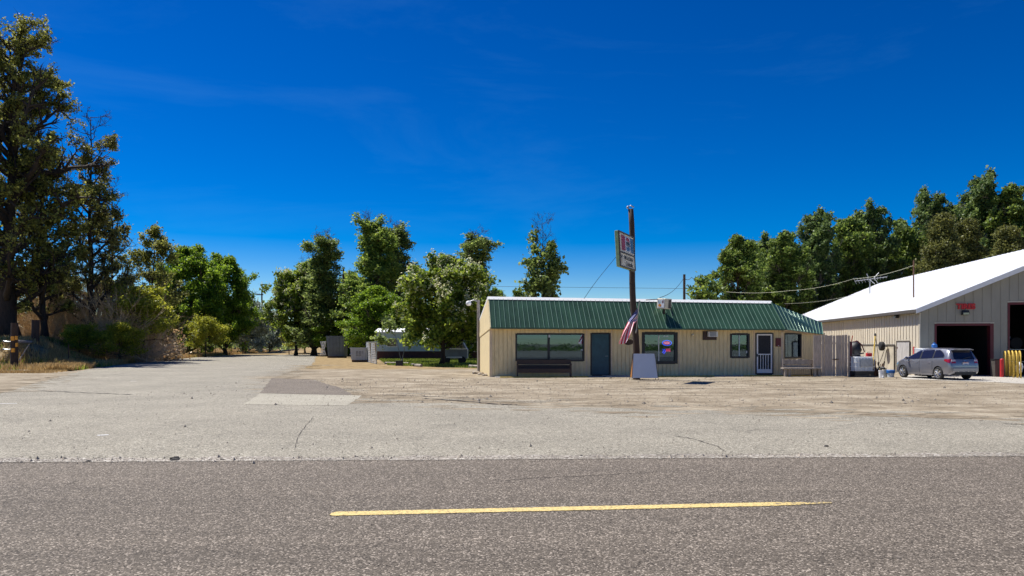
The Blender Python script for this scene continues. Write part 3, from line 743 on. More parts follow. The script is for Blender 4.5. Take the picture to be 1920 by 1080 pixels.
bl = [(98, 64, 0, 1.0, 'brown dead shrub right behind the second wooden post'), (130, 66, 1, 1.1, 'dead shrub beneath the leafy elm, left of the big brown thicket'), (158, 67, 0, 1.4, 'tall brown dead shrub under the second tallest elm'),
      (188, 66, 1, 1.3, 'tangled dead shrub between the half dead elm and the tall ones'), (222, 64, 0, 1.2, 'dead shrub at the foot of the half dead elm'), (248, 66, 1, 1.3, 'dense brown dead shrub below the yellow green shrub, left part'),
      (272, 66, 2, 1.25, 'bleached dead shrub with pale leaning branches beside the road'), (296, 70, 2, 1.2, 'rightmost bleached dead shrub with branches arching towards the road'), (262, 72, 0, 1.35, 'tall brown dead shrub behind the bleached ones'),
      (60, 66, 1, 1.2, 'dead shrub at the foot of the thick black trunk')]
for i, (px, d, k, s, lab) in enumerate(bl):
    g = GP(px, d); o = bpy.data.objects.new('dead_shrub', BM[k]); COL.objects.link(o)
    o.location = (g.x, g.y, height(g.x, g.y)-.05); o.rotation_euler = (0, 0, i*1.3); o.scale = (s*1.1, s*1.1, s*(1.4 if k < 2 else .95))
    tag(o, lab, 'dead shrub', 'dead shrubs on the bank')
# undergrowth mass behind the dead shrubs
rng = np.random.default_rng(5); pts = []
for _ in range(330):
    px = rng.uniform(-60, 330); d = rng.uniform(70, 90); g = GP(px, d)
    hh = rng.uniform(.3, 1)*3.4; pts.append((g.x, g.y, height(g.x, g.y)+hh*.5, hh))
C = []
for x, y, z, hh in pts: C.append(np.array([x, y, z])+rng.normal(size=(55, 3))*np.array([.5, .5, hh*.3]))
C = np.concatenate(C)
o = bpy.data.objects.new('undergrowth', quads_mesh('undergrowth', leaf_quads(C, .2, rng), M['brushleaf'])); COL.objects.link(o)
struct(tag(o, 'brown tangled undergrowth behind the dead shrubs under the elms', 'undergrowth'), 'stuff')
# far line of vegetation that closes the horizon
rng = np.random.default_rng(6); C = []
for _ in range(1500):
    px = rng.uniform(-300, 2300); d = rng.uniform(170, 230); g = GP(px, d); hh = rng.uniform(1, 5.0)
    C.append(np.array([g.x, g.y, hh*.45])+rng.normal(size=(26, 3))*np.array([1.8, 1.8, hh*.28]))
C = np.concatenate(C); C = C[C[:, 2] > 0]
o = bpy.data.objects.new('distant_brush', quads_mesh('distant_brush', leaf_quads(C, .6, rng), M['lf_poplar_d'])); COL.objects.link(o)
struct(tag(o, 'low dark line of far brush along the horizon', 'distant brush'), 'stuff')
rng = np.random.default_rng(16); C = []  # unseen brush added behind the camera to shape the window reflections
for _ in range(900):
    x = rng.uniform(-140, 160); y = rng.uniform(-110, -85); hh = rng.uniform(.5, 2.2)
    C.append(np.array([x, y, hh*.45])+rng.normal(size=(30, 3))*np.array([1.2, 1.2, hh*.25]))
C = np.concatenate(C); C = C[C[:, 2] > 0]
o = bpy.data.objects.new('roadside_brush', quads_mesh('roadside_brush', leaf_quads(C, .35, rng), M['lf_poplar_d'])); COL.objects.link(o)
struct(tag(o, 'unseen low brush row added behind the camera for the cafe window reflections', 'brush'), 'stuff')
# grasses
def grass(name, label, fn, n, m, hgt, wid, seed, zfun=height):
    rng = np.random.default_rng(seed); V = np.empty((n, 4, 3)); k = 0
    while k < n:
        r = fn(rng)
        if r is None: continue
        x, y = r; z = zfun(x, y); h = hgt*rng.uniform(.4, 1.2); a = rng.uniform(0, 6.28); w = wid*rng.uniform(.6, 1.4)
        lx, ly = rng.normal(0, .3*h, 2); dx, dy = math.cos(a)*w, math.sin(a)*w
        V[k] = [(x-dx, y-dy, z-.02), (x+dx, y+dy, z-.02), (x+lx+dx*.2, y+ly+dy*.2, z+h), (x+lx-dx*.2, y+ly-dy*.2, z+h)]; k += 1
    o = bpy.data.objects.new(name, quads_mesh(name, V.reshape(-1, 3), m)); COL.objects.link(o)
    return struct(tag(o, label, 'grass'), 'stuff')
def clump(x, y, f=.5): return math.sin(x*1.3+2*math.sin(y*.7))+math.sin(y*1.1+1.7*math.sin(x*.9)) 
def g_verge(r):
    y = 44+(r.random()**1.6)*110; s = r.exponential(2.6)+.25; x = interp(y, EDGE)-s
    if clump(x, y) < -.3+r.normal()*.3: return None
    return x, y
grass('dry_grass', 'straw coloured dry grass along the left edge of the side road', g_verge, 30000, M['grass_dry'], .38, .03, 3)
def g_bank(r):
    y = 50+r.random()*32; s = r.uniform(1.5, 13); x = interp(y, EDGE)-s
    if clump(x*1.5, y*1.2) < -.2+r.normal()*.4: return None
    return x, y
grass('bank_grass', 'dry golden grass on the raised bank under the elms', g_bank, 22000, M['grass_dry'], .3, .03, 31)
def g_verge2(r):
    y = 45+r.random()*50; s = r.uniform(.2, 14); x = interp(y, EDGE)-s
    if clump(x*.7+4, y*.8) < .8+r.normal()*.3: return None
    return x, y
grass('green_weeds', 'green weeds in patches on the left bank', g_verge2, 9000, M['grass_green'], .3, .035, 4)
def g_left(r):
    px = r.uniform(-40, 200); d = r.uniform(41, 51); x = (px-960)/F*d
    if x > interp(d, EDGE)-.3 or clump(x, d) < .4+r.normal()*.4: return None
    return x, d
grass('dry_weeds', 'short dry weeds on the dirt around the reflector posts', g_left, 9000, M['grass_dry'], .14, .02, 5)
# yard lawn between the chain link fence and the cafe
LAWN = [(-9.4, 56.5), (-6.2, 52.5), (-1.6, 49), (0, 62), (-4, 84), (-12, 90), (-13.5, 76)]
def inside(x, y, poly):
    c = False
    for (x0, y0), (x1, y1) in zip(poly, poly[1:]+poly[:1]):
        if (y0 > y) != (y1 > y) and x < (x1-x0)*(y-y0)/(y1-y0)+x0: c = not c
    return c
M['lawn'] = mat('lawn_soil', (.06, .075, .02), .95, .35, 2, .4, 20)
sheet('lawn', LAWN, .006, M['lawn'], .2, 1, 8)
def g_lawn(r):
    x, y = r.uniform(-19, 0), r.uniform(46, 92)
    return (x, y) if inside(x, y, LAWN) else None
grass('lawn_grass', 'green lawn grass in the shady yard left of the cafe', g_lawn, 26000, M['grass_green'], .16, .03, 6, lambda x, y: .006)



# ------------------------------------------------------------------ cafe
cafe = thing('cafe_building', 'low tan sided roadside cafe with green ribbed metal mansard roof', 'building', CF.w(0, 0, 0))
def cmb():
    m = MB(); m.T = CF.T; return m
A_C = CF.a(1467)                       # right corner of the front wall
DEP = 6.1
zt_wall = 2.42
def op(x0, x1, y0, y1, fr=CF, v=0):
    a0, a1 = fr.a(x0, v), fr.a(x1, v); am = (a0+a1)/2
    return [a0, a1, fr.z(y1, am, v), fr.z(y0, am, v)]
W1 = op(967, 1095, 625.5, 677); DL = op(1107.5, 1144, 624.5, 703); W2 = op(1204, 1269.5, 623, 682); ACO = op(1317, 1338, 621, 637.5)
W3 = op(1369, 1404.5, 625.5, 671); DR = op(1416.5, 1449, 624.5, 703)
DL[2] = .06; DR[2] = .06
ops = [W1, DL, W2, ACO, W3, DR]
m = cmb()
boards(m, 0, A_C, .02, zt_wall, ops)
for r in rects(0, A_C, 0, zt_wall, ops): m.box(r[0], r[1], 0, .12, r[2], r[3])
# left side wall under the cheek panel, back wall
boards(m, .02, DEP, .02, 2.36, [], axis='v', v=0, sgn=-1)
m.box(0, .1, .12, DEP, 0, 2.36)
m.box(0, A_C+2, DEP, DEP+.12, 0, 2.9)
m.build('wall', M['beige'], cafe)
for c_ in ((-.035, .10, 0, zt_wall), (A_C-.1, A_C+.03, 0, zt_wall), (CF.a(1145), CF.a(1147.5), .02, 2.3), (CF.a(1098), CF.a(1101), .02, zt_wall), (CF.a(1272), CF.a(1274), .02, zt_wall), (CF.a(1412), CF.a(1415), .02, zt_wall)):
    m = cmb(); m.box(c_[0], c_[1], -.05, -.0305, c_[2], c_[3]); m.build('corner_trim', M['beige_trim'], cafe)
# cheek panel of the mansard at the left end
zlo = lambda v: 2.34-.34*(v+.5)/6.6
zhi = lambda v: (2.40+1.45*(v+.5)/1.1) if v < .6 else 3.85-.92*(v-.6)/5.5
m = cmb(); n = 32; dv = (DEP+.5)/n
for i in range(n):
    v0, v1 = -.5+i*dv+.006, -.5+(i+1)*dv-.006
    m.hexa([(-.06, v0, zlo(v0)), (-.02, v0, zlo(v0)), (-.02, v1, zlo(v1)), (-.06, v1, zlo(v1)), (-.06, v0, zhi(v0)), (-.02, v0, zhi(v0)), (-.02, v1, zhi(v1)), (-.06, v1, zhi(v1))])
    v0 -= .006; v1 += .006
    m.hexa([(-.02, v0, zlo(v0)), (0, v0, zlo(v0)), (0, v1, zlo(v1)), (-.02, v1, zlo(v1)), (-.02, v0, zhi(v0)), (0, v0, zhi(v0)), (0, v1, zhi(v1)), (-.02, v1, zhi(v1))])
m.build('side_panel', M['beige'], cafe)
# mansard
ZE, ZT0, ZT1 = 2.38, 3.85, 3.74
AT1, AB1 = CF.a(1446, .6), CF.a(1472, -.5)
def mans(t, s):       # t along, s 0 eave .. 1 top (front slope), local
    b = Vector((AB1*t, -.5, ZE-.04*t)); p = Vector((AT1*t, .6, ZT0+(ZT1-ZT0)*t)); return b.lerp(p, s)
Ti = CF.T.inverted()
B1 = Ti @ P(1543, 626.6, 39.7); T1 = Ti @ P(1540, 604.5, 41.2)
def mans2(t, s): return mans(1, 0).lerp(B1, t).lerp(mans(1, 1).lerp(T1, t), s)
m = cmb()
def slab(fn, n, off):
    q = [fn(0, 0), fn(1, 0), fn(1, 1), fn(0, 1)]
    nr = (q[1]-q[0]).cross(q[3]-q[0]).normalized()
    m.hexa([q[0]-nr*.03, q[1]-nr*.03, q[2]-nr*.03, q[3]-nr*.03, q[0], q[1], q[2], q[3]])
    return nr
n1 = slab(mans, 0, 0); n2 = slab(mans2, 0, 0)
m.build('mansard_roof', M['green'], cafe)
m = cmb(); mn = cmb()
nR = round(AB1/.235)
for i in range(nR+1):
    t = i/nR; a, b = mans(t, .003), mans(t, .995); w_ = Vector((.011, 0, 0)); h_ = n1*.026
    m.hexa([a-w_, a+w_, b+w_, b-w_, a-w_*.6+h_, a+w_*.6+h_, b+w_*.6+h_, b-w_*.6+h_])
    if i < nR:
        for f in (.34, .67):
            a, b = mans(t+f/nR, .003), mans(t+f/nR, .99); w2 = w_*.5
            mn.hexa([a-w2, a+w2, b+w2, b-w2, a-w2*.5+n1*.007, a+w2*.5+n1*.007, b+w2*.5+n1*.007, b-w2*.5+n1*.007])
nR2 = 12
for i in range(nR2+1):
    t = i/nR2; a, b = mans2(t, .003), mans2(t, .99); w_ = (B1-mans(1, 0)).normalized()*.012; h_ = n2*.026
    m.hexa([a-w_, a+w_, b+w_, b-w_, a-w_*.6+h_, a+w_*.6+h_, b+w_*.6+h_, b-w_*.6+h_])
m.build('roof_ribs', M['green_rib_glint'], cafe); mn.build('roof_minor_ribs', M['green'], cafe)
m = cmb()      # hip cap and eave drip edge
hw = Vector((.05, 0, 0)); a, b = mans(1, 0)+(n1+n2)*.012, mans(1, 1)+(n1+n2)*.012
m.hexa([a-hw-n1*.01, a+hw-n2*.01, b+hw-n2*.01, b-hw-n1*.01, a-hw*.4+(n1+n2)*.014, a+hw*.4+(n1+n2)*.014, b+hw*.4+(n1+n2)*.014, b-hw*.4+(n1+n2)*.014])
m.hexa([(0, -.53, ZE-.05), (AB1, -.53, ZE-.09), (AB1, -.505, ZE-.09), (0, -.505, ZE-.05), (0, -.53, ZE+.02), (AB1, -.53, ZE-.02), (AB1, -.505, ZE-.02), (0, -.505, ZE+.02)])
m.build('drip_edge', M['green'], cafe)
m = cmb()      # soffit, flat roof, white fascia
m.hexa([(0, -.5, ZE-.02), (AB1, -.5, ZE-.06), (A_C, -.02, ZE-.02), (0, -.02, ZE-.02), (0, -.5, ZE), (AB1, -.5, ZE-.04), (A_C, -.02, ZE), (0, -.02, ZE)])

m.build('soffit', M['beige_trim'], cafe)
m = cmb()
m.hexa([(-.06, .54, 3.81), (AT1+.05, .54, 3.70), (AT1+1.2, DEP+.2, 2.85), (-.06, DEP+.2, 2.88), (-.06, .70, 3.96), (AT1+.05, .70, 3.84), (AT1+1.2, DEP+.2, 2.97), (-.06, DEP+.2, 3.0)])
m.build('fascia', M['white'], cafe)
# right wing wall under the hip end
wc = CF.w(A_C, 0); WF = Frame(wc.x, wc.y, .8, .6)
m = MB(); m.T = WF.T; L4 = WF.a(1546)
W4 = op(1470, 1501.5, 625, 671, WF)
boards(m, .02, L4, .02, 2.2, [W4])
for r in rects(0, L4, 0, 2.2, [W4]): m.box(r[0], r[1], .0, .1, r[2], r[3])
m.build('wing_wall', M['beige'], cafe)
m = cmb()
q = [mans(1, 0), B1, T1, Vector((A_C, .1, 2.3))]
m.face([Ti @ WF.w(0, 0, 2.2), Ti @ WF.w(L4, 0, 2.05), B1-Vector((0, 0, .03)), mans(1, 0)-Vector((0, 0, .03))])
m.build('wing_soffit', M['beige_trim'], cafe)
# interior room
m = cmb()
m.box(.1, A_C, 5.2, 5.3, .0, 2.5); m.box(.1, A_C, .12, 5.2, -.02, .05); m.box(.1, A_C, .12, 5.2, 2.43, 2.46)
m.box(.1, .16, .12, 5.2, 0, 2.4); m.box(CF.a(1175), CF.a(1175)+.1, .12, 5.2, .05, 2.43); m.box(A_C-.1, A_C-.02, .12, 5.2, .05, 2.4)
m.build('interior', M['room'], cafe)

def window(fr, o, fm, fw=.07, mull=(), mw=.03, mm=None, name='window', parent=cafe, v=0, glass='glass'):
    a0, a1, z0, z1 = o
    m = MB(); m.T = fr.T
    for (x0, x1, y0, y1) in ((a0-.02, a0+fw, z0, z1), (a1-fw, a1+.02, z0, z1), (a0+fw, a1-fw, z1-fw, z1+.02), (a0+fw, a1-fw, z0-.02, z0+fw)):
        m.box(x0, x1, v-.045, v+.09, y0, y1)
    w_ = m.build(name, fm, parent)
    g = MB(); g.T = fr.T; g.box(a0+fw, a1-fw, v+.045, v+.055, z0+fw, z1-fw); g.build('pane', M[glass], w_)
    if mull:
        k = MB(); k.T = fr.T
        for c in mull: k.box(c-mw/2, c+mw/2, v+.02, v+.08, z0+fw, z1-fw)
        k.build('mullion', mm or fm, w_)
    return w_
w1 = window(CF, W1, M['black'], .06, (CF.a(1029),), .12)
m = cmb(); m.box(W1[0]+.08, W1[1]-.08, .1, .12, W1[3]-.24, W1[3]-.07); m.build('tan_strip', M['roomlight'], w1)  # tan strip just inside the top of the big window
w2 = window(CF, W2, M['black'], .13, (CF.a(1235.5),), .035, M['white'])
w3 = window(CF, W3, M['black'], .08, (CF.a(1386.5),), .06, M['trailer'])
w4 = window(WF, W4, M['black'], .06)
m = MB(); m.T = WF.T; a_ = (W4[0]+W4[1])/2+.12; m.box(a_, W4[1]-.1, .12, .14, W4[2]+.1, W4[3]-.2); m.build('curtain', M['white'], w4)
m = MB(); m.T = WF.T; m.box(W4[0]-.1, W4[1]+.1, .5, .55, 0, 2.1); m.build('inner_partition', M['room'], w4)
# doors
def door(o, fm, leafm, nm):
    a0, a1, z0, z1 = o
    m = cmb()
    m.box(a0-.02, a0+.05, -.045, .08, z0, z1); m.box(a1-.05, a1+.02, -.045, .08, z0, z1); m.box(a0+.05, a1-.05, -.045, .08, z1-.05, z1+.02); m.box(a0+.05, a1-.05, -.05, .1, .0, z0+.03)
    return m.build(nm, fm, cafe)
dl = door(DL, M['black'], None, 'door')
m = cmb(); m.box(DL[0]+.06, DL[1]-.06, .0, .04, DL[2]+.03, DL[3]-.06)
m.build('door_leaf', M['teal'], dl)
m = cmb(); a = DL[1]-.14; m.tube([(a, -.0, 1.0), (a, -.05, 1.0), (a-.1, -.05, 1.0)], .011, 6); m.build('handle', M['steel'], dl)
dr = door(DR, M['black'], None, 'screen_door')
a0, a1 = DR[0]+.05, DR[1]-.05; z0, z1 = DR[2]+.06, DR[3]-.05
m = cmb(); fw = .075
m.box(a0, a0+fw, -.04, -.01, z0, z1); m.box(a1-fw, a1, -.04, -.01, z0, z1); m.box(a0+fw, a1-fw, -.04, -.01, z1-.07, z1); m.box(a0+fw, a1-fw, -.04, -.01, z0, z0+.2); m.box(a0+fw, a1-fw, -.038, -.012, z0+.93, z0+.98)
for i in range(4):
    x = a0+fw+(a1-a0-2*fw)*(i+1)/5; m.box(x-.014, x+.014, -.036, -.014, z0+.2, z0+.93)
m.build('door_frame', M['white'], dr)
m = cmb(); m.box(a0+fw, a1-fw, -.006, -.002, z0+.2, z1-.07); m.build('insect_screen', M['screen'], dr)
m = cmb(); m.box(a0+.01, a0+.05, -.07, -.04, z0+.84, z0+.98); m.build('handle', M['black'], dr)
# walkway slab with painted yellow edge
def walk(x0, x1, py):
    pass
m = MB(); m.T = CF.T
m.box(CF.a(1128), CF.a(1202), -1.15, -.05, .0, .05)
struct(m.build('concrete_step', M['concrete']))
for i, (x0, x1, v) in enumerate(((938, 1104, -1.02), (1205, 1340, -.95), (1396, 1532, -.9))):
    m = MB(); m.T = CF.T; m.box(CF.a(x0, v), CF.a(x1, v), v, v+.13, 0, .045); struct(m.build('yellow_kerb_line', M['yellow']))
m = MB(); m.T = CF.T; m.box(CF.a(930, -.9), CF.a(1600, -.9), -.86, -.03, 0, .018); struct(m.build('concrete_walkway', M['concrete']))

# things on and in the cafe wall
def lamp(px, py, lab, k=1.0):
    a = CF.a(px); z = CF.z(py, a); r = thing('wall_lamp', lab, 'lamp', CF.w(a, -.03, z), 'lamps on the cafe wall')
    m = cmb(); m.lathe([(.05, -.03), (.05, 0)], 12, 'Y', (a, -.03, z)); m.tube([(a, -.03, z), (a, -.10, z+.02)], .015, 6); m.build('bracket', M['steel'], r)
    m = cmb(); m.blob((a, -.14, z-.01), (.075*k, .075*k, .06*k), 3, 10, 8, 0); m.build('lamp_shade', M['vinyl'], r, smooth=True)
lamp(1048.5, 619, 'white round wall lamp above the big cafe window')
lamp(1384.5, 618.5, 'white round wall lamp above the OPEN window')
lamp(1297.5, 627.5, 'tan round wall lamp between the neon window and the air conditioner', .8)
# air conditioner in a brown surround
r = thing('air_conditioner', 'white window air conditioner in a dark brown frame under the eave', 'air conditioner', CF.w(ACO[0], -.1, ACO[2]))
m = cmb(); m.box(ACO[0], ACO[1]+.12, -.10, .1, ACO[2], ACO[3]); m.build('frame', M['brownblack'], r)
m = cmb(); q = ACO[0]+.22; m.box(q, q+.48, -.28, -.102, ACO[2]+.16, ACO[3]-.02); m.build('casing', M['white'], r, bevel=.01)
m = cmb()
for i in range(8): z = ACO[2]+.19+i*.028; m.box(q+.05, q+.4, -.288, -.281, z, z+.013)
m.build('grille', M['black'], r)
# menu box by the screen door
a, z = CF.a(1453.5), CF.z(650, 14.4)
r = thing('menu_box', 'dark red menu box on the wall beside the white screen door', 'menu box', CF.w(a, -.03, z))
m = cmb(); m.box(a, CF.a(1463), -.09, -.024, z, z+.44); m.build('box', M['maroon'], r, bevel=.01)
m = cmb(); m.box(a+.1, a+.16, -.1, -.091, z+.03, z+.06); m.build('latch', M['steel'], r)
# neon signs
def neon(name, lab, cat, px, py): 
    a = CF.a(px, .12); z = CF.z(py, a, .12); r = thing(name, lab, cat, CF.w(a, .12, z), 'lit signs in the cafe windows'); return a, z, r
a, z, r = neon('neon_sign', 'glowing pink oval neon sign with blue ring in the black framed window', 'neon sign', 1250.5, 643)
m = cmb(); pts = [(a+.235*math.cos(t), .12, z+.125*math.sin(t)) for t in [i*math.pi/16 for i in range(33)]]
m.tube(pts, .018, 6); m.build('blue_ring', M['neon_blue'], r)
m = cmb(); m.lathe([(.001, -.01), (.165, -.01), (.165, .01), (.001, .01)], 24, 'Y', (0, 0, 0)); 
for p in m.v[:]: pass
m2 = MB(); pts = [(a+.18*math.cos(t), .14, z+.08*math.sin(t)) for t in [i*math.pi/12 for i in range(24)]]
m2.T = CF.T; m2.face(pts[::-1]); m2.face([(p[0], .15, p[2]) for p in pts])
for p, q in zip(pts, pts[1:]+pts[:1]): m2.face([p, q, (q[0], .15, q[2]), (p[0], .15, p[2])])
m2.build('pink_panel', M['neon_red'], r)
m = cmb(); m.tube([(a-.13+i*.02, .11, z-.01+.025*math.sin(i*1.9)) for i in range(14)], .009, 5); m.build('script_tube', M['neon_pink'], r)
a, z, r = neon('neon_sign', 'blue and red neon sign below the pink oval one', 'neon sign', 1250, 658)
m = cmb(); m.tube([(a-.20, .12, z+.09), (a-.15, .12, z-.02), (a-.1, .12, z+.09), (a-.07, .12, z-.04), (a-.13, .12, z-.13), (a-.22, .12, z-.07), (a-.17, .12, z-.02)], .017, 6); m.build('blue_tube', M['neon_blue'], r)
m = cmb(); m.tube([(a-.05+.03*i, .12, z+(.08 if i % 2 else -.04)) for i in range(9)], .02, 6); m.tube([(a-.05, .12, z+.1), (a+.2, .12, z+.1)], .014, 6); m.build('red_tube', M['neon_red'], r)
# OPEN sign
a = CF.a(1383.5, .1); z = CF.z(638, a, .1)
r = thing('open_sign', 'unlit outlined OPEN sign hanging in the window left of the screen door', 'open sign', CF.w(a, .1, z))
up = (0, 0, 1); ux = (CF.u[0], CF.u[1], 0)
text_mesh('OPEN', .27, M['dullblue'], 'lettering', r, frame_T(CF.w(a, .10, z), ux, up), .006, 0, sx=.92)
m = cmb()
for z_ in (z-.13, z+.13): m.tube([(a-.36, .1, z_), (a+.36, .1, z_)], .009, 5)
for a_ in (a-.36, a+.36): m.tube([(a_, .1, z-.13), (a_, .1, z+.13)], .009, 5)
m.build('border_tube', M['dullblue'], r)
# small notices on the panes
for px, py, w_, h_, lab in ((1401, 660, .13, .12, 'small white notice on the right pane of the OPEN window'), (1087, 643, .12, .11, 'small white notice high on the right side of the big window'), (1091, 656, .1, .07, 'small white notice low on the right side of the big window'), (1030, 630, .08, .14, 'small pale notice on the dark post of the big window'), (1246, 630.5, .1, .06, 'left pale sticker at the top of the neon window'), (1251, 630.5, .1, .06, 'right pale sticker at the top of the neon window')):
    v = -.002 if px == 1030 else .034
    a = CF.a(px, v); z = CF.z(py, a, v); m = cmb(); m.box(a-w_/2, a+w_/2, v-.004 if px != 1030 else -.01, v+.008, z-h_/2, z+h_/2)
    tag(m.build('notice', M['board'], org=CF.w(a, v, z)), lab, 'notice', 'paper notices on the cafe windows')
# hanging irregular plaque near the pole
d = 33.4
r = thing('wooden_plaque', 'rough dark brown wooden plaque hanging beside the leaning pole', 'plaque', P(1178, 641, d))
m = MB(); c = P(1178, 641, d); rnd = random.Random(3); ol = []
for i in range(20):
    t = 2*math.pi*i/20; ol.append((c.x+(.23+rnd.uniform(-.035, .03))*math.cos(t)*(1.05), c.z+(.13+rnd.uniform(-.03, .02))*math.sin(t)))
m.face([(x, c.y-.02, z) for x, z in ol]); m.face([(x, c.y+.02, z) for x, z in ol[::-1]])
for p, q in zip(ol, ol[1:]+ol[:1]): m.face([(p[0], c.y-.02, p[1]), (p[0], c.y+.02, p[1]), (q[0], c.y+.02, q[1]), (q[0], c.y-.02, q[1])])
m.build('board', M['pole'], r)
m = MB(); m.tube([(c.x-.15, c.y, c.z+.1), (c.x+.2, c.y+.12, c.z+.2)], .008, 5); m.tube([(c.x+.12, c.y, c.z+.1), (c.x+.25, c.y+.2, c.z+.2)], .008, 5); m.build('hanger', M['wire'], r)

# benches
def bench_dark():
    d = 36.05; x0, x1 = GP(969, d).x, GP(1071, d).x
    r = thing('garden_bench', 'long dark brown bench under the big cafe window', 'bench', (x0, d, 0))
    y = d-.3
    zc = lambda py: CH+(HY-py)/F*y
    m = MB()
    m.box(x0, x1, y+.42, y+.46, .62, .84); m.box(x0, x1, y+.42, y+.46, .40, .58); m.build('backrest', M['brownblack'], r, bevel=.01)
    m = MB()
    for i in range(4): m.box(x0, x1, y+i*.11, y+i*.11+.09, .39, .425)
    m.build('seat', M['brownblack'], r)
    m = MB(); m.box(x0+.05, x1-.05, y-.015, y-.001, .22, .388); m.build('apron', M['brownblack'], r)
    for x in (x0, x1-.07):
        m = MB(); m.box(x, x+.07, y-.02, y+.05, .02, .62); m.build('leg', M['brownblack'], r); m = MB(); m.box(x, x+.07, y+.46, y+.52, .02, .86); m.build('leg', M['brownblack'], r)
        m = MB(); m.box(x-.01, x+.08, y-.03, y+.46, .621, .66); m.build('armrest', M['brownblack'], r)
bench_dark()
def bench_log():
    d = 36.7; x0, x1 = GP(1469, d).x, GP(1526, d).x; e = GP(1535, d).x; rnd = random.Random(5)
    r = thing('log_bench', 'rustic grey slab bench against the wall right of the screen door', 'bench', (x0, d, 0)); y = d-.35
    m = MB()
    def slab_(zb, zt, amp, seed):
        rn = random.Random(seed); n = 14; P0 = [(x0+(x1-x0)*i/n, zb+rn.uniform(-amp, amp)*.4, zt+rn.uniform(-amp, amp)) for i in range(n+1)]
        for a, b in zip(P0, P0[1:]): m.hexa([(a[0], y+.42, a[1]), (b[0], y+.42, b[1]), (b[0], y+.47, b[1]), (a[0], y+.47, a[1]), (a[0], y+.42, a[2]), (b[0], y+.42, b[2]), (b[0], y+.47, b[2]), (a[0], y+.47, a[2])])
    slab_(.60, .84, .04, 1); slab_(.46, .56, .015, 2); m.build('backrest', M['greywood'], r)
    m = MB(); m.box(x0-.12, e, y-.02, y+.42, .37, .44); m.build('seat', M['greywood'], r, bevel=.015)
    for x in (x0-.04, x0+.16, x1-.1, x1+.12):
        m = MB(); m.lathe([(.075, .02), (.07, .2), (.08, .37)], 10, 'Z', (x+.05, y+.12, 0)); m.build('leg', M['greywood'], r)
    for x in (x0+.05, x1-.1):
        m = MB(); m.box(x, x+.06, y+.471, y+.52, .02, .8); m.build('back_post', M['pole'], r)
bench_log()

# A-frame board
d0 = 33.3; xl, xr = GP(1184, d0).x, GP(1230.5, d0).x; rr = thing('sandwich_board', 'blank white sandwich board standing at the foot of the leaning pole', 'sandwich board', ((xl+xr)/2, d0, 0))
def panel(y0, y1, mtl, nm):
    m = MB(); zb, zt = .1, 1.17; k = .09
    m.hexa([(xl-.02, y0, zb), (xr+.04, y0, zb), (xr+.04, y0+.025, zb), (xl-.02, y0+.025, zb), (xl+k, y1, zt), (xr-k, y1, zt), (xr-k, y1+.025, zt), (xl+k, y1+.025, zt)])
    m.build(nm, mtl, rr)
panel(d0-.3, d0-.03, M['board'], 'front_panel'); panel(d0+.3, d0+.03, M['amber_wood'], 'back_panel')
m = MB()
m.face([(xl-.01, d0-.27, .12), (xl+.08, d0-.01, 1.14), (xl+.08, d0+.03, 1.14), (xl-.01, d0+.3, .12)]); m.face([(xl-.0, d0+.3, .12), (xl+.09, d0+.03, 1.14), (xl+.09, d0-.01, 1.14), (xl, d0-.27, .12)])
m.build('side_panel', M['amber_wood'], rr)
for x, s in ((xl-.03, -1), (xr+.03, 1)):
    for y in (-.33, .33):
        m = MB(); m.tube([(x, d0+y, 0), (x-s*.1, d0+y*.1, 1.19)], .014, 6); m.build('leg', M['darktrim'], rr)

# leaning wooden pole with cola sign
dp = 33.9
pb = P(1193.5, 711, dp); pb.z = 0; ptp = P(1182, 392, dp)
pole = thing('sign_pole', 'tall dark leaning wooden pole carrying the cola sign and the flag', 'pole', pb)
m = MB(); pts = [pb.lerp(ptp, t)+Vector((.04*math.sin(t*9), 0, 0)) for t in [i/12 for i in range(13)]]
m.tube(pts, [.16-.04*i/12 for i in range(13)], 12); m.build('pole_shaft', M['pole'], pole, smooth=True)
m = MB()
m.tube([ptp+Vector((-.1, 0, .0)), ptp+Vector((-.14, 0, .12)), ptp+Vector((.02, 0, .16)), ptp+Vector((.16, 0, .08))], .03, 6); m.lathe([(.03, 0), (.06, .03), (.06, .09), (.03, .12)], 8, 'Z', ptp+Vector((-.12, 0, .02)))
m.build('insulator', M['steel'], pole)
def pole_x(py):
    t = (711-py)/(711-392); return 1193.5+(1182-1193.5)*t
# sign corners
tl, tr_, br_, bl_ = P(1158.5, 431.7, 31.3), P(1188, 444, 33.3), P(1191, 508.5, 33.3), P(1164, 498.6, 31.3)
ux = ((tr_-tl)+(br_-bl_)).normalized(); uy = ((tl-bl_)+(tr_-br_)); uy = (uy-ux*uy.dot(ux)).normalized(); uz = ux.cross(uy)
wS = ((tr_-tl).length+(br_-bl_).length)/2; hS = ((tl-bl_).length+(tr_-br_).length)/2; cS = (tl+tr_+br_+bl_)/4
sgn = thing('cola_sign', 'old lit box cola sign with cocktails panel high on the leaning pole', 'sign', cS)
ST = frame_T(cS, ux, uy, uz)
def smb():
    m = MB(); m.T = ST; return m
hw, hh = wS/2, hS/2
m = smb(); m.box(-hw, hw, -hh, hh, -.17, -.02)
m.build('cabinet', M['signgreen'], sgn, bevel=.012)
m = smb()
for x0, x1, y0, y1 in ((-hw, hw, hh-.06, hh), (-hw, hw, -hh, -hh+.05), (-hw, -hw+.07, -hh+.05, hh-.06), (hw-.05, hw, -hh+.05, hh-.06), (-hw+.07, hw-.05, -hh+.60, -hh+.66)):
    m.box(x0, x1, y0, y1, -.0195, .03)
m.build('frame', M['darktrim'], sgn)
m = smb(); m.box(-hw+.071, hw-.051, -hh+.661, hh-.061, -.0194, .0); m.build('upper_face', M['cream'], sgn)
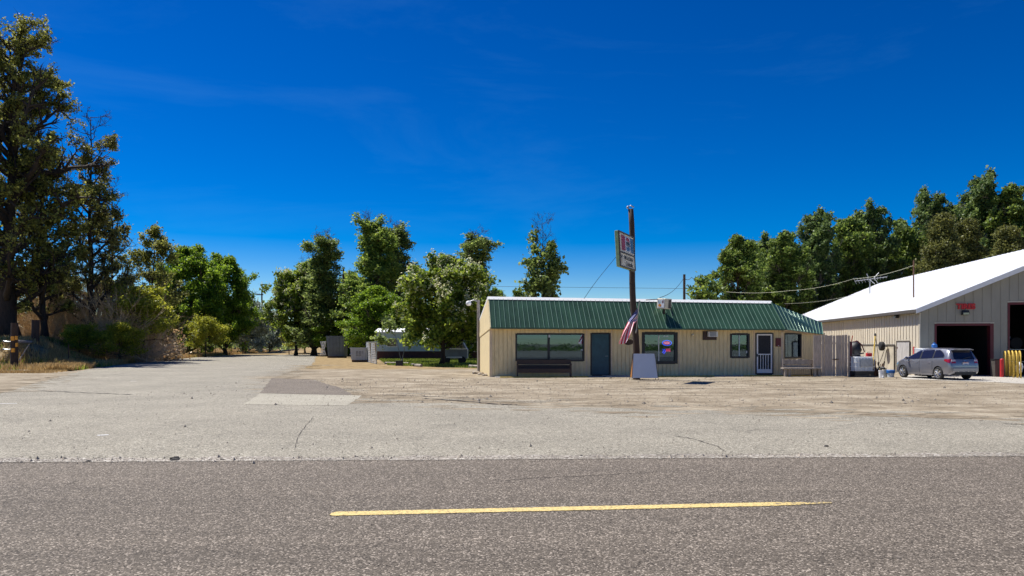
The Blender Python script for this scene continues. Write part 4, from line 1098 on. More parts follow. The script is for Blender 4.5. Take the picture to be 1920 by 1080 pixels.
m = smb(); m.box(-hw+.071, hw-.051, -hh+.051, -hh+.599, -.0194, .0); m.build('lower_face', M['cream'], sgn)
m = smb(); m.box(-hw+.05, hw-.05, -hh+.05, hh-.05, -.185, -.1705); m.build('rear_face', M['white'], sgn)
y0, y1 = -hh+.74, hh-.13; ym = (y0+y1)/2; lx0, lx1 = -hw+.34, hw-.10; lw = lx1-lx0; c0 = lx0+lw*.52
m = smb(); m.box(lx0, lx0+lw*.30, y0, y1, .0005, .006); m.build('red_stripe', M['signred'], sgn)
m = smb(); m.box(lx0+lw*.72, lx1, y0, y1, .0005, .006); m.build('blue_stripe', M['signblue'], sgn)
m = smb(); m.box(lx0+lw*.30, lx0+lw*.72, y0, y1, .0005, .005); m.build('white_stripe', M['board'], sgn)
R_ = (y1-y0)*.47; Rx = lw*.19
def dome(s):
    pts = [(c0+Rx*math.cos(t), ym+s*(R_*math.sin(t)), .0075) for t in [math.asin(.42)+(math.pi-2*math.asin(.42))*i/14 for i in range(15)]]
    pts.append((c0-Rx*.62, ym+s*R_*.50, .0075)); pts.append((c0+Rx*.3, ym+s*R_*.34, .0075))
    return pts if s > 0 else pts[::-1]
m = smb(); m.face(dome(1)); m.build('red_dome', M['signred'], sgn)
m = smb(); m.face(dome(-1)); m.build('blue_dome', M['signblue'], sgn)
text_mesh('PEPSI', .27, M['ink'], 'brand_lettering', sgn, ST @ Matrix.Translation((c0, ym-.01, .012)), .002, .010, sx=.82)
text_mesh('BAR & LOUNGE', .22, M['ink'], 'bar_lettering', sgn, ST @ Matrix.Translation((.16, -hh+.43, .006)), .002, .006, sx=.82)
text_mesh('Cocktails', .27, M['ink'], 'cocktails_lettering', sgn, ST @ Matrix.Translation((.22, -hh+.19, .006)), .002, .006, sx=1.0)
text_mesh('Y', .5, M['ink'], 'initial_lettering', sgn, ST @ Matrix.Translation((-hw+.26, -hh+.33, .006)), .002, .004, sx=.8)
for y in (hh+.02, -hh-.02):
    m = smb(); m.box(hw-.5, hw+.12, y-.025, y+.025, -.15, -.05); m.build('bracket', M['darktrim'], sgn)

# flag on its staff
fs0, fs1 = P(1193, 622, 33.3), P(1198.5, 566, 33.0)
fl = thing('flag', 'faded striped national flag drooping from a staff on the leaning pole', 'flag', fs0)
m = MB(); m.tube([fs0, fs1], .018, 8); m.lathe([(.001, 0), (.035, .02), (.035, .05), (.001, .075)], 10, 'Z', fs1); m.build('staff', M['steel'], fl)
m = MB(); m.tube([P(1192, 624, 33.6), P(1193.5, 618, 33.25)], .03, 6); m.build('socket', M['steel'], fl)
ht, hb = P(1196.5, 576, 33.1), P(1194.5, 602, 33.2)
NU, NV = 75, 39
def fpt(s, t):
    """s along the fly, t across from top edge to bottom edge"""
    top = [P(1196.5, 576, 33.1), P(1180, 598, 33.0), P(1168, 620, 32.9), P(1159, 646, 32.9)]
    bot = [P(1194.5, 602, 33.2), P(1189, 607, 32.8), P(1186, 622, 32.7), P(1179, 640, 32.7)]
    def cr(q, s):
        f = s*3; i = min(2, int(f)); u = f-i; return q[i].lerp(q[i+1], u)
    a, b = cr(top, s), cr(bot, s); p = a.lerp(b, t)
    sp_ = s*(1-.3*s)
    p = p+Vector((.05*math.sin(t*9+s*3)*s, .13*math.sin(t*11+s*4)*(.25+s), .03*math.sin(t*7+s*8)*s))
    return p
m = MB(); gi = {}
for i in range(NU+1):
    for j in range(NV+1): gi[i, j] = m.pt(fpt(i/NU, j/NV))
for i in range(NU):
    for j in range(NV):
        k = 0 if (j//3) % 2 == 0 else 1
        if i < 30 and j < 21: k = 2 if not (i % 3 == 1 and j % 3 == 1) else 1
        m.f.append([gi[i, j], gi[i+1, j], gi[i+1, j+1], gi[i, j+1]]); m.m.append(k)
m.build('cloth', [M['flagred'], M['flagwhite'], M['flagblue']], fl, smooth=True)

# box lantern sign on arms above the mansard
c = P(1245.5, 569.5, 37.28)
bx = thing('box_sign', 'small yellowed box sign on a bracket above the green roof', 'sign', c)
BT = Matrix.Translation(c) @ Matrix.Rotation(math.radians(40), 4, 'Z') @ Matrix.Rotation(math.radians(4), 4, 'X')
m = MB(); m.T = BT; m.box(-.26, .26, -.26, .26, -.26, .26); m.build('cabinet', M['cream'], bx, bevel=.03)
m = MB(); m.T = BT; m.box(-.269, -.2605, -.2, .2, -.2, .2); m.build('picture_face', M['board'], bx)
def oval(m, cy, cz, ry, rz, x):
    m.face([(x, cy+ry*math.cos(t), cz+rz*math.sin(t)) for t in [2*math.pi*i/16 for i in range(16)][::-1]])
m = MB(); m.T = BT; oval(m, .07, .08, .11, .07, -.271); m.build('blue_mark', M['trailer'], bx)
m = MB(); m.T = BT; oval(m, .06, -.09, .10, .075, -.271); m.build('orange_mark', M['orange'], bx)
m = MB(); m.T = BT; oval(m, -.12, .09, .045, .08, -.272); m.build('dark_mark', M['maroon'], bx)
m = MB(); m.T = BT; m.box(.0, .2, -.2685, -.2605, -.22, .2); m.build('grey_panel', M['darktrim'], bx)
m = MB(); m.tube([c+Vector((.0, 0, -.24)), c+Vector((.0, .1, -.5))], .06, 8); m.tube([P(1211, 562.5, 36.9), c+Vector((-.12, .1, .24))], .02, 6)
m.tube([P(1258, 577, 37.2), P(1262, 593, 36.95)], .02, 6)
m.build('arm', M['black'], bx)

# board fence with a double gate
FD = 36.55
fe = thing('board_fence', 'weathered grey board fence with a double gate right of the cafe', 'fence', GP(1525, FD))
def fboards(m, x0, x1, seed, w_px=5.3):
    rn = random.Random(seed); n = max(1, round((x1-x0)/w_px))
    for i in range(n):
        a, b = GP(x0+(x1-x0)*i/n, FD).x+.004, GP(x0+(x1-x0)*(i+1)/n, FD).x-.004
        y = FD+rn.uniform(-.008, .008); zt = 2.02+rn.uniform(-.03, .03); zb = .03; k = rn.uniform(-.012, .012)
        m.hexa([(a, y, zb), (b, y, zb), (b, y+.02, zb), (a, y+.02, zb), (a+k, y, zt), (b+k-.004, y, zt), (b+k-.004, y+.02, zt), (a+k, y+.02, zt)])
m = MB(); fboards(m, 1524.5, 1540.5, 1); m.build('panel', M['fence'], fe)
for x0, x1, s in ((1541.2, 1566.4, 2), (1567.4, 1589, 3)):
    m = MB(); fboards(m, x0, x1, s); g_ = m.build('gate', M['fence'], fe)
    m = MB(); 
    for z in (.4, 1.6): m.box(GP(x0, FD).x, GP(x1, FD).x, FD+.03, FD+.07, z, z+.09)
    m.build('rail', M['fence'], g_)
m = MB(); m.box(GP(1590, FD).x, GP(1593, FD).x, FD-.03, FD+.05, 0, 2.02); m.build('post', M['fence'], fe)
m = MB(); x = GP(1567, FD).x; m.tube([(x-.17, FD-.03, .84), (x+.15, FD-.03, .86)], .018, 6); m.box(x-.05, x+.04, FD-.05, FD-.012, .82, .88); m.build('latch', M['rust'], fe)
# red upright with rod beside the fence
xr = GP(1595.5, FD).x
r = thing('red_post', 'dark red upright pipe with a thin red rod at the end of the board fence', 'post', (xr, FD, 0))
m = MB(); m.tube([(xr, FD, 0), (xr, FD, 1.72)], .06, 10); m.build('pipe', M['maroon'], r)
m = MB(); m.tube([(xr+.02, FD, 1.7), P(1598.5, 629, FD)], .017, 6); m.build('rod', M['red'], r)

# ------------------------------------------------------------------ garage
gar = thing('tire_garage', 'long metal garage with white roof, tan side wall and open bays', 'building', GF.w(0, 0, 0))
def gmb():
    m = MB(); m.T = GF.T; return m
GL, GR = 33.7, 18.2; SL = .42
def gz(a): return 3.43+SL*min(a, GR-a)
G1 = [GF.a(1753), GF.a(1862), 0, GF.z(607, GF.a(1800))]; G2 = [GF.a(1890), GF.a(1890)+4.2, 0, GF.z(567.5, GF.a(1890))]
m = gmb()
# front gable wall with raised ribs
def gable(m, v0, v1, ops, zoff=0):
    eps = 0 if v0 < 1 or v0 > 20 else .03
    A = sorted({0, GR/2, GR, *[x for o in ops for x in (o[0], o[1])]})
    for x0, x1 in zip(A, A[1:]):
        cx = (x0+x1)/2; zb = 0
        for o in ops:
            if o[0] < cx < o[1]: zb = o[3]
        m.hexa([(x0, v0, zb), (x1, v0, zb), (x1, v1, zb), (x0, v1, zb), (x0, v0, gz(x0)-eps), (x1, v0, gz(x1)-eps), (x1, v1, gz(x1)-eps), (x0, v1, gz(x0)-eps)])
gable(m, 0, .15, [G1, G2])
k = 0.0
while k < GR-.1:
    o = [q for q in (G1, G2) if q[0]-.1 < k < q[1]+.06]; zb = o[0][3]+.12 if o else .25
    m.hexa([(k, -.022, zb), (k+.045, -.022, zb), (k+.045, -.0005, zb), (k, -.0005, zb), (k, -.022, gz(k)-.02), (k+.045, -.022, gz(k)-.02), (k+.045, -.0005, gz(k)-.02), (k, -.0005, gz(k)-.02)])
    k += .42
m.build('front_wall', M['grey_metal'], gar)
PN = [GF.v(1678), GF.v(1612)]; DG = [GF.v(1707), GF.v(1683.5)]
m = gmb(); m.box(0, .15, .15, GL, 0, 3.42)
k = .12
while k < GL:
    zb = .1
    if PN[0]-.1 < k < PN[1]+.3: zb = 1.62
    if DG[0]-.08 < k < DG[1]+.05: zb = 1.86
    m.box(-.03, -.0005, k, k+.045, zb, 3.4); k += .42
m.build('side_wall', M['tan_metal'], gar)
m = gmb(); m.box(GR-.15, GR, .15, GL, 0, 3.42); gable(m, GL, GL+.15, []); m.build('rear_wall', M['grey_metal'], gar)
# roof
m = gmb(); th = .07
def roof_plane(a0, z0, a1, z1): m.hexa([(a0, -.35, z0), (a1, -.35, z1), (a1, GL+.4, z1), (a0, GL+.4, z0), (a0, -.35, z0+th), (a1, -.35, z1+th), (a1, GL+.4, z1+th), (a0, GL+.4, z0+th)])
zr = gz(GR/2)
roof_plane(-.32, gz(-.32)+.01, GR/2, zr+.01); roof_plane(GR/2, zr+.01, GR+.32, gz(GR+.32)+.01)
k = -.3
while k < GL+.3:
    m.hexa([(-.32, k, gz(-.32)+.012+th), (GR/2, k, zr+.012+th), (GR/2, k+.03, zr+.012+th), (-.32, k+.03, gz(-.32)+.012+th), (-.32, k, gz(-.32)+.03+th), (GR/2, k, zr+.03+th), (GR/2, k+.03, zr+.03+th), (-.32, k+.03, gz(-.32)+.03+th)]); k += .6
m.build('roof', M['white_roof'], gar)
m = gmb(); m.hexa([(-.32, -.375, gz(-.32)-.16), (GR/2, -.375, zr-.16), (GR/2, -.352, zr-.16), (-.32, -.352, gz(-.32)-.16), (-.32, -.375, gz(-.32)+.075), (GR/2, -.375, zr+.075), (GR/2, -.352, zr+.075), (-.32, -.352, gz(-.32)+.075)])
m.build('rake_trim', M['white'], gar)
m = gmb(); m.box(-.345, -.322, -.35, GL+.4, gz(-.32)-.1, gz(-.32)+.06); m.box(-.32, -.03, -.35, GL, gz(-.32)-.1, gz(-.32)-.07); m.build('eave_trim', M['darktrim'], gar)
m = gmb(); m.box(-.012, .02, -.035, -.001, 0, 3.25); m.box(-.036, -.012, -.035, .06, 0, 3.2); m.build('corner_trim', M['tan_metal'], gar)
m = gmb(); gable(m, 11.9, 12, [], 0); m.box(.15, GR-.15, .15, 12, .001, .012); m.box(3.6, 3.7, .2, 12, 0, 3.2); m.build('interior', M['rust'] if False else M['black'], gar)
def bay(o, nm):
    m = gmb(); a0, a1, _, z1 = o
    m.box(a0-.02, a0+.07, -.03, .2, 0, z1); m.box(a1-.14, a1+.02, -.03, .3, 0, z1); m.box(a0+.07, a1-.14, -.03, .2, z1-.1, z1+.02)
    b = m.build(nm, M['maroon'], gar)
    m = gmb(); m.box(a0-.04, a1+.04, -.04, -.031, z1+.021, z1+.06); m.build('header_strip', M['tan_metal'], b)
    return b
bay(G1, 'bay_frame'); bay(G2, 'bay_frame')
m = gmb(); m.box(-.045, -.004, PN[0], PN[1], .02, 1.50)
pn = m.build('plywood_panel', M['plywood'], gar)
m = gmb(); m.box(-.07, -.031, PN[0]-.1, PN[1]+.2, 1.50, 1.58); m.box(-.07, -.0465, PN[0]-.09, PN[0], .02, 1.5); m.box(-.052, -.0465, (PN[0]+PN[1])/2, (PN[0]+PN[1])/2+.04, .02, 1.5)
m.build('panel_trim', M['darktrim'], pn)
m = gmb(); m.box(-.05, -.004, DG[0], DG[1], .02, 1.72); sd_ = m.build('side_door', M['plywood_grey'], gar)
m = gmb(); m.box(-.07, -.031, DG[0]-.06, DG[0], .02, 1.78); m.box(-.07, -.031, DG[1], DG[1]+.06, .02, 1.78); m.box(-.07, -.031, DG[0], DG[1], 1.72, 1.78); m.build('door_frame', M['darktrim'], sd_)
m = gmb()
for z in (.35, 1.35): m.box(-.06, -.051, DG[1]-.12, DG[1]-.02, z, z+.09)
m.build('hinge', M['rust'], sd_)
# sign and lights
a = GF.a(1811, -.05); z = GF.z(575, a, -.05)
r = thing('tires_sign', 'red TIRES letters mounted on the garage gable above the smaller bay', 'sign', GF.w(a, -.05, z))
text_mesh('TIRES', .37, M['red'], 'lettering', r, frame_T(GF.w(a, -.05, z), (GF.u[0], GF.u[1], 0), (0, 0, 1)), .03, .018, sx=.98)
def flood(loc, rz, lab):
    r = thing('flood_light', lab, 'flood light', loc, 'floodlights on the garage', rz)
    m = MB(); m.hexa([(-.17, -.20, -.09), (.17, -.20, -.09), (.17, -.02, -.12), (-.17, -.02, -.12), (-.15, -.12, .12), (.15, -.12, .12), (.15, -.02, .12), (-.15, -.02, .12)]); o = m.build('housing', M['black'], None); o.parent = r
    m = MB(); m.hexa([(-.14, -.215, -.10), (.14, -.215, -.10), (.14, -.203, -.10), (-.14, -.203, -.10), (-.135, -.185, .0), (.135, -.185, .0), (.135, -.17, .0), (-.135, -.17, .0)]); o = m.build('lens', M['lens_y'], None); o.parent = r
    m = MB(); m.box(-.04, .04, -.02, .01, -.06, .06); o = m.build('mount', M['black'], None); o.parent = r
az = math.atan2(GF.u[1], GF.u[0])
a = GF.a(1808.5, -.02); flood(GF.w(a, -.03, GF.z(586.5, a, 0)), az, 'black floodlight with yellowed lens under the TIRES letters')
v = GF.v(1681.5, -.1); flood(GF.w(-.03, v, GF.z(592.5, 0, v)), az-math.pi/2, 'floodlight on the sunlit side wall under the white eave')
# tyre on a wall bracket with its hoses
v = GF.v(1655, -.3); z = GF.z(649, 0, v)
r = thing('mounted_wheel', 'black tyre on a steel rim hung on the tan garage wall', 'tyre', GF.w(-.05, v, z))
m = gmb(); m.lathe([(.13, -.46), (.235, -.46), (.26, -.40), (.26, -.30), (.235, -.24), (.13, -.24)], 26, 'X', (0, v, z)); m.build('tyre', M['rubber'], r, smooth=True)
m = gmb(); m.lathe([(.001, -.42), (.06, -.43), (.13, -.40), (.13, -.27), (.001, -.27)], 20, 'X', (0, v, z)); m.build('rim', M['steel'], r)
m = gmb(); m.lathe([(.10, -.235), (.235, -.235), (.235, -.225), (.10, -.225)], 24, 'X', (0, v, z)); m.build('backing_disc', M['white'], r)
m = gmb(); m.tube([(-.27, v, z), (-.01, v, z)], .04, 8); m.build('bracket', M['darktrim'], r)
m = gmb(); m.tube([(-.1, v+.2, z-.1), (-.2, v+.5, z-.7), (-.15, v+1.2, z-1.15), (-.1, v+1.6, z-1.0)], .014, 5); m.tube([(-.12, v-.1, z-.2), (-.2, v+.1, z-.9), (-.2, v+.4, z-1.3)], .014, 5); m.build('hose', M['rubber'], r)
m = gmb(); v = .62; m.box(-.06, -.031, v, v+.14, GF.z(664, 0, v), GF.z(650, 0, v)); tag(m.build('red_marker', M['red'], org=GF.w(-.03, v, 1.2)), 'small upright red marker on the garage corner beside the grey side door', 'marker')

# ------------------------------------------------------------------ yard clutter by the garage
def ibc(name, lab, x, y, rz, dark=True, s=1.0, grp='liquid totes by the garage'):
    r = thing(name, lab, 'liquid tote', (x, y, 0), grp, rz); r.scale = (s, s, s)
    m = MB(); m.box(-.46, .46, -.44, .44, .30, .96); o = m.build('bottle', M['hdpe'], r, bevel=.05, org=(0, 0, 0))
    m = MB(); m.box(-.47, .47, -.45, .45, .10, .29); o = m.build('base_tank', M['black'] if dark else M['hdpe'], r, org=(0, 0, 0))
    m = MB()
    for i in range(7):
        t = -.49+.98*i/6
        for y_ in (-.47, .47): m.tube([(t, y_, .30), (t, y_, .98)], .010, 5)
        for x_ in (-.49, .49): m.tube([(x_, t*.96, .30), (x_, t*.96, .98)], .010, 5)
    for z in (.3, .5, .72, .97):
        m.tube([(-.49, -.47, z), (.49, -.47, z), (.49, .47, z), (-.49, .47, z), (-.49, -.47, z)], .013, 5)
    m.build('cage', M['white'], r, org=(0, 0, 0))
    m = MB()
    for y_ in (-.42, 0, .42): m.box(-.49, .49, y_-.05, y_+.05, 0, .09)
    m.build('pallet', M['darktrim'], r, org=(0, 0, 0))
    return r
t1 = ibc('liquid_tote', 'caged liquid tote with dark base and grey label beside the board fence', GP(1618, 36.2).x, 36.6, .12)
m = MB(); m.box(-.22, .42, -.488, -.482, .5, .86); m.build('label_plate', M['steel'], t1, org=(0, 0, 0))
t2 = ibc('liquid_tote', 'white caged liquid tote standing behind the hatchback', 20.78, 37.25, -.14, False, 1.0); t2.scale = (1.0, 1.0, 1.42)
m = MB(); c = GP(1752, 37.2); m.lathe([(.10, 0), (.13, .02), (.13, .14), (.10, .17), (.05, .2), (.05, .26)], 14, 'Z', (c.x, c.y, 1.42)); tag(m.build('blue_jug', M['blue'], org=(c.x, c.y, 1.42)), 'small blue jug on top of the white tote behind the car', 'jug')
# tarp bundle and can on the tote
r = thing('tarp_bundle', 'black tarp bundle heaped behind the liquid tote', 'tarp', (GP(1606, 36.9).x, 37.3, 0))
m = MB(); c = GP(1605, 37.3); m.blob((c.x, 37.4, 1.35), (.30, .3, .38), 5, 12, 9, .1); m.blob((c.x, 37.4, .6), (.34, .3, .62), 6, 12, 8, .08); m.build('tarp', M['black'], r, smooth=True)
m = MB(); m.tube([(c.x-.2, 37.1, 1.7), (c.x-.05, 37.1, 1.76), (c.x+.2, 37.1, 1.55), (c.x+.33, 37.1, 1.2)], .03, 6); m.build('hoop', M['maroon'], r)
c = GP(1627.5, 36.5); r = thing('fuel_can', 'red fuel can on top of the liquid tote', 'fuel can', (c.x, 36.4, .99))
m = MB(); m.box(c.x-.13, c.x+.13, 36.32, 36.5, .99, 1.16); m.build('body', M['red'], r, bevel=.03)
m = MB(); m.tube([(c.x-.08, 36.4, 1.16), (c.x-.05, 36.4, 1.21), (c.x+.06, 36.4, 1.2)], .015, 6); m.build('spout', M['black'], r)
c = GP(1610, 36.3); m = MB(); m.tube([(c.x-.32, 36.3, 1.04), (c.x-.1, 36.3, 1.1), (c.x+.25, 36.3, 1.16)], [.06, .05, .03], 8); tag(m.build('canvas_roll', M['darktrim'], org=(c.x, 36.3, 1.0)), 'dark grey canvas roll lying on the liquid tote left of the fuel can', 'canvas roll')
# yellow pole and tools
a, b = GP(1636, 36.9), P(1641, 630, 37.6)
r = thing('yellow_pole', 'long yellow handled pole leaning behind the liquid tote', 'pole', (a.x, a.y, 0))
m = MB(); m.tube([(a.x, a.y, .35), b], .035, 8); m.build('handle', M['yellow'], r)
m = MB(); m.tube([b, b+Vector((.02, .05, .12))], .05, 6); m.tube([(a.x, a.y, 0), (a.x, a.y, .35)], .06, 6); m.build('ferrule', M['black'], r)
m = MB(); m.tube([b, P(1646, 660, 37.8), GP(1650, 37.6)], .014, 5); m.build('cord', M['rubber'], r)
rn = random.Random(4); c = GP(1645, 37.0)
r = thing('scrap_heap', 'dark heap of scrap tools and sticks between the tote and the buckets', 'scrap heap', (c.x, c.y, 0))
m = MB()
for i in range(26):
    p = Vector((c.x+rn.uniform(-.25, .25), c.y+rn.uniform(-.2, .3), 0)); q = p+Vector((rn.uniform(-.25, .25), rn.uniform(-.1, .3), rn.uniform(.3, .85))); m.tube([p, q], rn.uniform(.012, .03), 5)
m.build('sticks', M['rust'], r)
m = MB()
for i in range(5): m.blob((c.x+rn.uniform(-.2, .25), c.y+rn.uniform(-.1, .2), rn.uniform(.1, .3)), rn.uniform(.1, .2), i, 8, 6, .25)
m.build('lumps', M['black'], r)
m = MB(); m.tube([(c.x-.02, c.y-.25, .38), (c.x+.12, c.y-.3, .12)], .03, 6); m.build('yellow_stick', M['yellow'], r)
def bucket(px, d, h, r0, lab, mt, lidm=None, band=None):
    c = GP(px, d); r = thing('bucket', lab, 'bucket', (c.x, d, 0), 'buckets by the garage wall')
    m = MB(); m.lathe([(r0*.85, 0), (r0, h), (r0*1.06, h), (r0*1.06, h-.03)], 18, 'Z', (c.x, d, 0)); m.build('pail', mt, r, smooth=False)
    if lidm: m = MB(); m.lathe([(r0*1.12, h-.1), (r0*1.14, h+.03), (r0*1.0, h+.05)], 18, 'Z', (c.x, d, 0)); m.build('lid', lidm, r)
    m = MB(); m.tube([(c.x-r0*1.05, d, h*.85), (c.x-r0*.6, d-r0*1.05, h*.55), (c.x+r0*.6, d-r0*1.05, h*.55), (c.x+r0*1.05, d, h*.85)], .006, 4); m.build('wire_handle', M['steel'], r)
bucket(1652.5, 35.4, .36, .12, 'tall white bucket nearest to the scrap heap', M['white'])
bucket(1659, 36.3, .36, .12, 'white bucket half hidden behind the tall white one', M['cream'])
bucket(1670, 36.1, .30, .17, 'wide bucket with a blue rim beside the front of the car', M['hdpe'], M['blue'])
c = GP(1655.5, 35.2); m = MB(); m.blob((c.x, c.y, .05), (.06, .05, .06), 3, 8, 6, .2); tag(m.build('white_rag', M['white'], org=(c.x, c.y, 0)), 'small crumpled white rag at the foot of the white bucket', 'rag')
# bollard, bin, yellow racks
c = GP(1878.5, 36.0); r = thing('bollard', 'red pipe bollard between the two garage bays', 'bollard', (c.x, c.y, 0)); m = MB(); m.tube([(c.x, c.y, 0), (c.x, c.y, .86)], .085, 14); m.build('pipe', M['red'], r); m = MB(); m.lathe([(.085, .861), (.06, .89), (.001, .9)], 14, 'Z', (c.x, c.y, 0)); m.build('cap', M['red'], r)
c = GP(1870, 36.3); r = thing('bin', 'dark slate bin against the wall left of the red bollard', 'bin', (c.x, c.y, 0)); m = MB(); m.box(c.x-.15, c.x+.18, c.y-.05, c.y+.3, 0, .82); m.build('body', M['darktrim'], r, bevel=.02); m = MB(); m.box(c.x-.17, c.x+.2, c.y-.07, c.y+.32, .821, .87); m.build('lid', M['black'], r)
for i, (px, d, lab) in enumerate(((1889, 36.3, 'dull yellow tube hoop, leftmost of the row'), (1896, 35.9, 'dull yellow tube hoop, second from the left'), (1903, 35.5, 'bright yellow tube hoop in the middle of the row'), (1910, 35.2, 'bright yellow tube hoop, second from the right of the row'), (1917, 34.9, 'yellow tube hoop at the right edge of the row'))):
    c = GP(px-3.0, d); u = Vector((.45, .9, 0)).normalized(); R = .36; H0 = .92
    pts = [Vector((c.x, c.y, 0))]+[Vector((c.x, c.y, H0))+u*(R-R*math.cos(t))+Vector((0, 0, R*math.sin(t)*.95)) for t in [math.pi*k/10 for k in range(11)]]
    pts.append(Vector((c.x, c.y, 0))+u*2*R)
    m = MB(); m.tube(pts, .032, 8); o = m.build('tube_hoop', M['yellow'], smooth=True, org=(c.x, c.y, 0)); tag(o, lab, 'hoop', 'yellow hoops of the tyre rack')
c = GP(1911, 36.2); m = MB()
m.blob((c.x, c.y, .45), (.14, .2, .28), 4, 10, 7, .15); tag(m.build('grey_sack', M['board'], org=(c.x, c.y, 0)), 'pale grey rolled sack behind the yellow hoops', 'sack')
m = gmb()
rn = random.Random(8)
for i in range(11):
    a_, v_, z_ = G2[0]+.3+(i % 4)*.75, 3.0, .35+.65*(i//4)
    m2 = gmb(); m2.lathe([(.17, -.1), (.30, -.1), (.33, -.05), (.33, .05), (.30, .1), (.17, .1)], 18, 'Y', (a_, v_, z_))
    tag(m2.build('stacked_tyre', M['rubber'], org=GF.w(a_, v_, z_-.33)), 'black tyre on the dim rack inside the larger bay', 'tyre', 'tyres on the rack inside the larger bay')
m = gmb()
for z_ in (.0, .66, 1.31): m.box(G2[0], G2[0]+3.2, 2.8, 3.2, z_-.02 if z_ else 0, z_+.01)
for a_ in (G2[0], G2[0]+1.6, G2[0]+3.15): m.box(a_, a_+.04, 3.2, 3.24, 0, 2.0)
r = tag(m.build('tyre_rack', M['steel'], org=GF.w(G2[0], 3, 0)), 'dim steel tyre rack inside the larger bay', 'rack')
m = gmb(); r = thing('workbench', 'dim workbench with clutter at the back of the smaller bay', 'workbench', GF.w(1.2, 6, 0))
m.box(.5, 3.0, 6, 6.6, .85, .9); m.build('top', M['greywood'], r)
for a_ in (.55, 2.85):
    m = gmb(); m.box(a_, a_+.08, 6.05, 6.5, 0, .849); m.build('leg', M['greywood'], r)

# ------------------------------------------------------------------ hatchback
CS = .93
fw_ = Vector((-.2, .98, 0)).normalized(); lf_ = Vector((-fw_.y, fw_.x, 0))
rlw = GP(1763.5, 33.4)
cc = rlw+fw_*1.25*CS-lf_*.74*CS
car = thing('parked_hatchback', 'metallic grey five door hatchback parked in front of the garage bay', 'car', (cc.x, cc.y, .008), None, math.atan2(fw_.y, fw_.x)); car.scale = (CS*.95, CS, CS)
pt_ = [(-2.06, .66), (-2.04, .84), (-1.99, .97), (-1.92, 1.12), (-1.84, 1.30), (-1.76, 1.425), (-1.6, 1.475), (-1.2, 1.515), (-.6, 1.525), (-.1, 1.50), (.3, 1.42), (.7, 1.25), (1.05, 1.07), (1.3, .98), (1.6, .90), (1.85, .80), (1.97, .70), (2.03, .55)]
TOP = pt_
BELT = [(-2.06, .62), (-2.02, .80), (-1.95, .96), (-1.8, 1.04), (-1.2, 1.02), (-.3, .97), (.6, .93), (1.05, .93), (1.3, .90), (1.6, .83), (1.85, .73), (1.97, .63), (2.03, .5)]
WID = [(-2.06, .66), (-2.02, .77), (-1.9, .825), (-1.6, .845), (1.3, .845), (1.6, .82), (1.85, .74), (1.97, .62), (2.03, .5)]
WR = [(-2.06, .58), (-1.95, .64), (-1.8, .60), (-1.6, .60), (-.6, .60), (.3, .585), (.8, .62), (1.1, .70), (1.4, .70), (1.85, .6), (2.03, .4)]
ZB = [(-2.06, .34), (-1.9, .24), (-1.5, .2), (1.5, .2), (1.9, .2), (2.03, .3)]
def section(x):
    zt, zb, w_, wr, z0 = interp(x, TOP), interp(x, BELT), interp(x, WID), interp(x, WR), interp(x, ZB)
    zb = min(zb, zt-.03); k = (zt-zb)
    return [(0, z0), (w_*.86, z0), (w_*.965, z0+.07), (w_*.985, z0+(zb-z0)*.28), (w_, z0+(zb-z0)*.52), (w_*.99, z0+(zb-z0)*.8), (w_*.955, zb),
            (w_*.955+(wr-w_*.955)*.5, zb+k*.47), (wr+.02, zb+k*.82), (wr*.93, zb+k*.94), (wr*.6, zt), (0, zt+.012)]
def ysurf(x, z):
    s = section(x)[2:10]
    for (y0, z0), (y1, z1) in zip(s, s[1:]):
        if z <= z1: return y0+(y1-y0)*(z-z0)/max(1e-6, z1-z0)
    return s[-1][0]
def xback(z):      # x of the rear face at height z
    return interp(z, sorted([(zz, xx) for xx, zz in TOP if xx < -1.55]))
xsn = sorted(set([-2.06+.045*i for i in range(92)]+[2.03]+[p[0] for p in TOP])); xsn = [x for x in xsn if x <= 2.03]
m = MB(); rings = []
for x in xsn:
    s = section(x); ring = [m.pt((x, y, z)) for y, z in s]+[m.pt((x, -y, z)) for y, z in s[-2:0:-1]]
    rings.append(ring)
for A, B in zip(rings, rings[1:]):
    n = len(A)
    for j in range(n): m.f.append([A[j], A[(j+1) % n], B[(j+1) % n], B[j]]); m.m.append(0)
m.f.append(rings[0][::-1]); m.m.append(0); m.f.append(rings[-1]); m.m.append(0)
M['carpaint'] = mat('grey_car_paint', (.25, .255, .29), .3, .02, 2, metal=.6, coat=1.0)
M['carglass'] = glass_mat('tinted_glass', (.16, .2, .2), .12)
M['carglass_dark'] = mat('privacy_glass', (.012, .01, .018), .05, .02, 2, spec=.8)
M['chrome'] = mat('bright_alloy', (.75, .75, .76), .22, .03, 5, metal=.9)
M['tail_red'] = mat('tail_lamp_red', (.32, .008, .02), .15, .1, 4, coat=1)
M['tail_clear'] = mat('tail_lamp_clear', (.6, .55, .56), .15, .1, 4, coat=1)
M['carblack'] = mat('black_trim', (.012, .012, .013), .5, .1, 5)
body = m.build('body', [M['carpaint'], M['carblack']], None, smooth=True)
